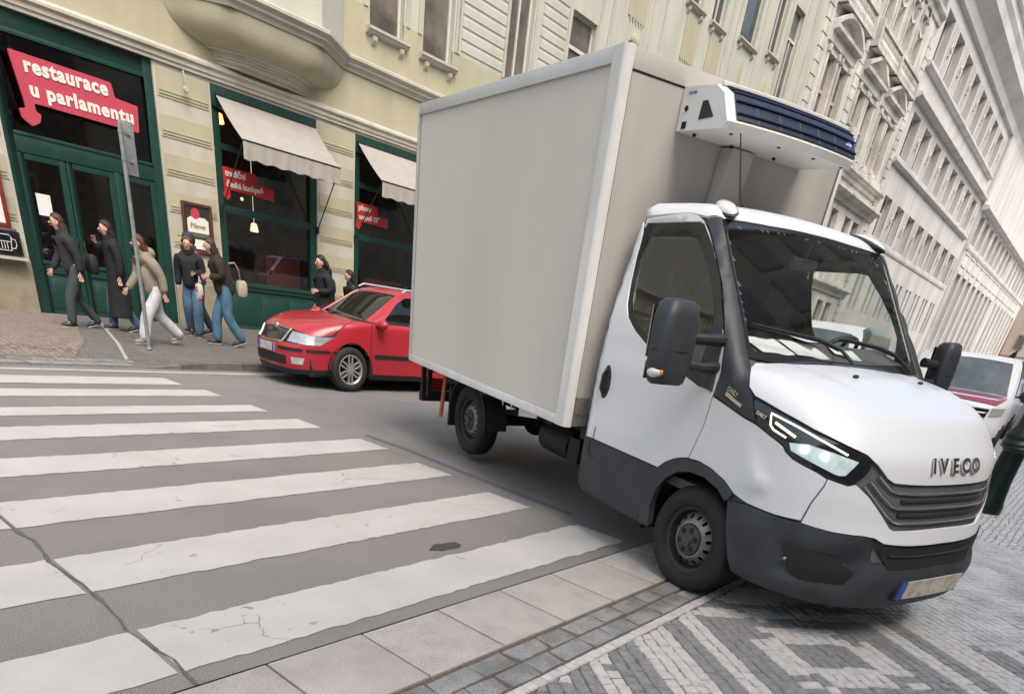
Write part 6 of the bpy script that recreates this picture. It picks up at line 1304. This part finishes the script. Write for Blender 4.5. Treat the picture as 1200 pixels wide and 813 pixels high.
def person(label, loc, yaw, top, legs, hairc, h=1.68, stride=.5, ph=1, coat=0., arms=('swing', 'swing'), hair=.35, shoes=(.02, .02, .022), lean=.04, flare=1.0, puff=1.0, capc=None, hood=False):
    r = empty('person', label, 'person', (loc[0], loc[1], pz(*loc)+.01), yaw, 'people on the far pavement'); k = h/1.68; V = lambda x, y, z: Vector((x*k, y*k, z*k))
    st = stride/2; hip = .90-.10*stride**2*1.2
    J = dict(pel=V(0, 0, hip+.04), wai=V(lean*.4, 0, hip+.18), che=V(lean, 0, hip+.36), nb=V(lean*1.3, 0, hip+.50), nt=V(lean*1.7+.01, 0, hip+.560), hd=V(lean*2+.03, 0, hip+.650), ht=V(lean*2+.015, 0, hip+.750))
    for s, n in ((1, 'l'), (-1, 'r')):
        f = s*ph; J[n+'h'] = V(0, s*.085, hip); kx = st*.62*f+.05 if f > 0 else st*.35*f+.08; J[n+'k'] = V(kx, s*.09, hip*.53+(.01 if f < 0 else 0)); ax = st*f+(.0 if f > 0 else -.04); J[n+'a'] = V(ax, s*.085, .085 if f > 0 else .085+.10*stride)
        J[n+'s'] = V(lean*1.2, s*.175, hip+.455)
        a = arms[0] if s > 0 else arms[1]
        if a == 'swing': J[n+'e'] = V(lean-.08*f*stride*2-.02, s*.22, hip+.20); J[n+'w'] = V(lean-.16*f*stride*2+.06, s*.225, hip-.03)
        elif a == 'phone': J[n+'e'] = V(lean+.08, s*.20, hip+.24); J[n+'w'] = V(lean+.20, s*.09, hip+.44)
        elif a == 'front': J[n+'e'] = V(lean-.02, s*.22, hip+.21); J[n+'w'] = V(lean+.18, s*.10, hip+.19)
        else: J[n+'e'] = V(lean-.03, s*.215, hip+.20); J[n+'w'] = V(lean+.01, s*.225, hip-.04)
    # body: one surface, hands with five fingers
    N = []; E = []
    def add(p, rx, ry=None, par=None):
        N.append((tuple(p), rx*k*1.05, (ry or rx)*k*1.05)); i = len(N)-1
        if par is not None: E.append((par, i))
        return i
    pe = add(J['pel'], .125, .095); wa_ = add(J['wai'], .110, .085, pe); ch = add(J['che'], .110, .085, wa_); nb = add(J['nb'], .060, .05, ch); nt = add(J['nt'], .05, .05, nb); h0 = add(J['nt']+V(.025, 0, .055), .062, .07, nt); h1 = add(J['hd'], .078, .090, h0); h2 = add(J['ht'], .062, .072, h1)
    for n in 'lr':
        s = 1 if n == 'l' else -1
        hp = add(J[n+'h'], .085, .09, pe); kn = add(J[n+'k'], .052, .055, hp); an = add(J[n+'a'], .034, .038, kn); add(J[n+'a']+V(.10, 0, -.045), .030, .028, an)
        sh = add(J[n+'s'], .026, .026, nb); el = add(J[n+'e'], .026, .026, sh); wr = add(J[n+'w'], .024, .022, el)
        d = (J[n+'w']-J[n+'e']).normalized(); side = Vector((0, 0, 1)) if abs(d.z) < .7 else Vector((1, 0, 0)); side = (side-d*side.dot(d)).normalized(); pm = add(J[n+'w']+d*.050*k, .016, .022, wr)
        base = J[n+'w']+d*.075*k; nrm = d.cross(side)*(-s)
        for q, (o_, L_) in enumerate(((.027, .062), (.009, .070), (-.009, .066), (-.026, .050))):
            a_ = add(base+side*o_*k, .0085, .0085, pm); b_ = add(base+side*o_*1.1*k+d*L_*.5*k+nrm*.006, .008, .008, a_); add(base+side*o_*1.1*k+d*L_*.85*k+nrm*.022, .007, .007, b_)
        a_ = add(J[n+'w']+d*.035*k+side*.032*k, .010, .010, wr); add(J[n+'w']+d*.075*k+side*.050*k+nrm*.01, .009, .009, a_)
    body = skin_mesh('body', N, E, skin_m, r)
    hd = J['hd']; b = MB(); b.ell(hd+V(.086, 0, -.012), (.018, .012, .018), 10, 8)
    b.build('nose', skin_m, body, smooth=True)
    for s in (-1, 1): b = MB(); b.ell(hd+V(.074, s*.032, .016), (.008, .012, .007), 10, 6); b.build('eye', dark_hole, body, smooth=True)
    b = MB(); b.ell(hd+V(.076, 0, -.052), (.010, .022, .006), 10, 6); b.build('mouth', mat('lips', (.35, .12, .10), .6), body, smooth=True)
    for s in (-1, 1): b = MB(); b.ell(hd+V(0, s*.086, -.005), (.020, .008, .030), 10, 8); b.build('ear', skin_m, body, smooth=True)
    # clothes
    N2, E2 = [], []; N, E = N2, E2
    def add(p, rx, ry=None, par=None):
        N2.append((tuple(p), rx*k*1.26, (ry or rx)*k*1.26)); i = len(N2)-1
        if par is not None: E2.append((par, i))
        return i
    p0_ = add(J['pel']+V(0, 0, -.13), .135*puff, .115*puff); pe = add(J['pel']+V(0, 0, -.02), .145*puff, .118*puff, p0_); wa_ = add(J['wai'], .142*puff, .112*puff, pe); ch = add(J['che'], .158*puff, .122*puff, wa_); nb = add(J['nb'], .125, .10, ch); add(J['nb']+(J['nt']-J['nb'])*.75, .078, .074, nb)
    if coat:
        pass
    for n in 'lr':
        sh = add(J[n+'s'], .082*puff, .082*puff, nb); el = add(J[n+'e'], .058*puff, .058*puff, sh); add(J[n+'e']+(J[n+'w']-J[n+'e'])*1.04, .045*puff, .045*puff, el)
    tm = mat('cloth %.3f %.3f %.3f' % top, top, .85, var=.35, vs=9, bump=.4, bs=22); skin_mesh('coat' if coat else 'jacket', N2, E2, tm, r)
    if coat:
        cb = MB(); n_ = 20; rg = []
        for t in np.linspace(0, 1, 8):
            c0 = J['wai']+V(.01*t, 0, -.02-(coat+.30)*t); ra, rb = (.125+.075*t+.05*stride*t)*k, (.165+.055*t)*k
            rg.append([(c0.x+(ra+.010*math.sin(5*u)*t)*math.cos(u), c0.y+(rb+.010*math.sin(4*u+1)*t)*math.sin(u), c0.z) for u in np.linspace(0, 2*PI, n_, endpoint=False)])
        cb.add([p for q in rg for p in q], [(i*n_+q, i*n_+(q+1) % n_, (i+1)*n_+(q+1) % n_, (i+1)*n_+q) for i in range(7) for q in range(n_)]); cb.build('coat_skirt', tm, r, smooth=True)
    cb = MB(); cb.lathe([(.085*k, -.05*k), (.092*k, 0), (.080*k, .035*k), (.070*k, .05*k)], tuple(J['nb']+V(.005, 0, .035)), 'z', 16); cb.build('collar', tm, r, smooth=True)
    N2, E2 = [], []
    tp_ = add(J['wai'], .112, .088); pe = add(J['pel']+V(0, 0, -.01), .125, .10, tp_)
    for n in 'lr':
        hp = add(J[n+'h']+V(0, 0, -.06), .097, .102, pe); kn = add(J[n+'k'], .073*flare, .075*flare, hp); mid = add(J[n+'a']+(J[n+'k']-J[n+'a'])*.25, .062*flare*flare, .066*flare*flare, kn); add(J[n+'a']+(J[n+'k']-J[n+'a'])*-.17, .062*flare*flare, .068*flare*flare, mid)
    lm = mat('cloth %.3f %.3f %.3f' % legs, legs, .9, var=.35, vs=7, bump=.4, bs=18); skin_mesh('trousers', N2, E2, lm, r)
    sm_ = mat('shoe %.3f' % shoes[0], shoes, .5)
    for n in 'lr':
        a = J[n+'a']; up = .35 if a.z > .10*k else 0; b = MB(); b.ell((0, 0, 0), (.135*k, .046*k, .042*k), 16, 10); b.v = [(x, y, max(z, -.030*k)) for x, y, z in b.v]; o = b.build('shoe', sm_, r, smooth=True); o.location = a+V(.055, 0, -.045 if not up else -.05); o.rotation_euler = (0, up, 0)
        b = MB(); b.box(-.12*k, .125*k, -.036*k, .036*k, -.040*k, -.026*k); b.build('sole', mat('shoe sole', (.5, .48, .44), .7), o, bevel=.006)
    # hair
    hm = mat('hair %.3f' % hairc[0], hairc, .55, var=.5, vs=20, bump=.5, bs=60); b = MB(); c = hd+V(-.022, 0, .018)
    b.ell(c, (.108*k, .104*k, .120*k), 20, 14); b.v = [(min(x, c.x+.065*k) if z > c.z+.035*k else min(x, c.x+(.005)*k), y, z) for x, y, z in b.v]
    if hair > .1:
        rings = []; n = 12
        for t in np.linspace(0, 1, 7):
            cx_ = c+V(-.045-.06*math.sin(t*2.2), 0, -.02-hair*t); w_ = .118*(1-.30*t*t)+.012*math.sin(t*9); dd = .085*(1-.45*t)
            rings.append([(cx_.x+dd*k*math.cos(2*PI*q/n), cx_.y+w_*k*math.sin(2*PI*q/n), cx_.z) for q in range(n)])
        b.add([p for q in rings for p in q], [(i*n+q, i*n+(q+1) % n, (i+1)*n+(q+1) % n, (i+1)*n+q) for i in range(6) for q in range(n)]+[tuple(range(6*n, 7*n))])
    b.build('hair', hm, r, smooth=True)
    if capc: b = MB(); b.ell(hd+V(-.01, 0, .055), (.112*k, .104*k, .085*k), 18, 10); b.box(hd.x+.06*k, hd.x+.17*k, -.07*k, .07*k, hd.z+.045*k, hd.z+.055*k); b.build('cap', mat('cap', capc, .8), r, smooth=True)
    if hood: b = MB(); b.ell(J['nb']+V(-.09, 0, .03), (.09*k, .13*k, .09*k), 16, 10); b.build('hood', tm, r, smooth=True)
    return r, J
def bag(name, label, parent_loc, off, size, m, strap=None):
    o = empty(name, label, 'bag', (parent_loc[0]+off[0], parent_loc[1]+off[1], off[2])); b = MB(); n = 12
    for (z, s_) in ((0, .8), (.3, 1.05), (.7, 1.0), (1, .75)): pass
    rings = [[(size[0]*s_*math.copysign(abs(math.cos(t))**.6, math.cos(t)), size[1]*s_*math.copysign(abs(math.sin(t))**.6, math.sin(t)), size[2]*z) for t in np.linspace(0, 2*PI, n, endpoint=False)] for z, s_ in ((0, .75), (.15, .98), (.6, 1.02), (.9, .85), (1, .6))]
    b.add([p for q in rings for p in q], [(i*n+q, i*n+(q+1) % n, (i+1)*n+(q+1) % n, (i+1)*n+q) for i in range(4) for q in range(n)]+[tuple(range(n))[::-1], tuple(range(4*n, 5*n))]); b.build('bag_body', m, o, smooth=True)
    if strap: s = MB(); s.tube(strap, .012, 6); s.build('strap', m, o, smooth=True)
    return o
brown = (.085, .042, .026)
person('woman in a black jacket and grey green jeans with long brown hair, leftmost walker', (5.02, 14.35), PI, (.022, .026, .030), (.045, .060, .058), brown, h=1.70, stride=.42, ph=1, hair=.50, lean=.07)
person('woman in a long black coat holding a phone to her face, before the green door', (5.70, 14.30), PI, (.010, .011, .013), (.06, .12, .22), (.028, .016, .012), h=1.71, stride=.30, ph=-1, coat=.52, arms=('down', 'phone'), hair=.38, lean=.04, shoes=(.02, .02, .02))
person('woman in a beige hooded jacket and wide white trousers, striding past the sign pole', (5.58, 12.55), PI, (.33, .29, .22), (.62, .61, .64), (.16, .055, .025), h=1.60, stride=.66, ph=1, hair=.32, lean=.10, flare=1.15, hood=True, shoes=(.25, .22, .16), puff=1.08)
person('person in a black puffer jacket and blue jeans turned towards the camera below the poster', (7.02, 14.22), -PI*.68, (.012, .013, .016), (.075, .15, .23), (.13, .075, .045), h=1.68, stride=.30, ph=1, arms=('front', 'down'), hair=.42, flare=1.1, puff=1.15)
person('person in a dark cap and navy trousers mostly hidden behind the two women with jeans', (7.42, 14.75), PI*.95, (.10, .035, .075), (.025, .035, .06), (.03, .02, .015), h=1.76, stride=.25, ph=-1, hair=.05, capc=(.02, .03, .05))
person('woman in a brown leather jacket and blue jeans carrying a cream tote', (7.02, 12.95), PI*.92, (.035, .020, .015), (.07, .17, .26), (.060, .028, .020), h=1.70, stride=.36, ph=-1, arms=('front', 'swing'), hair=.46, lean=.10, flare=1.08, puff=1.08)
person('woman in a black coat with dark hair, left of the three behind the red car', (8.78, 12.35), PI, (.012, .012, .014), (.02, .02, .025), (.022, .014, .012), h=1.72, stride=.3, coat=.45, arms=('front', 'down'), hair=.18)
person('person in black with a pale scarf, middle of the three behind the red car', (9.28, 12.95), PI, (.016, .017, .024), (.02, .025, .04), (.035, .02, .014), h=1.66, stride=.3, hair=.2, arms=('front', 'front'))
person('short dark haired woman, right of the three behind the red car', (9.46, 12.35), PI*.9, (.012, .012, .013), (.03, .04, .06), (.020, .013, .010), h=1.55, stride=.25, hair=.35)
bag('shoulder_bag', 'black shoulder bag behind the woman in the black jacket', (5.02, 14.35), (.27, -.05, .98), (.09, .15, .30), mat('black bag leather', (.012, .013, .015), .6), [(-.03, 0, .28), (-.12, .03, .52), (-.20, .0, .40)])
bag('tote_bag', 'cream tote bag on the right shoulder of the woman in the brown jacket', (7.02, 12.95), (.30, -.06, .96), (.10, .06, .26), mat('cream canvas', (.50, .42, .34), .9, var=.3, vs=18, bump=.4, bs=40), [(-.02, 0, .24), (-.10, -.10, .42), (-.18, -.12, .52), (-.24, -.02, .50)])
bag('carrier_bag', 'white and red carrier bag hanging between the two women in jeans', (7.0, 13.55), (-.12, .1, .78), (.05, .10, .28), mat('white red bag', (.55, .52, .52), .6, col2=(.5, .02, .03), vs=5, lo=.5, hi=.52), [(0, 0, .27), (.02, 0, .40), (.04, 0, .30)])
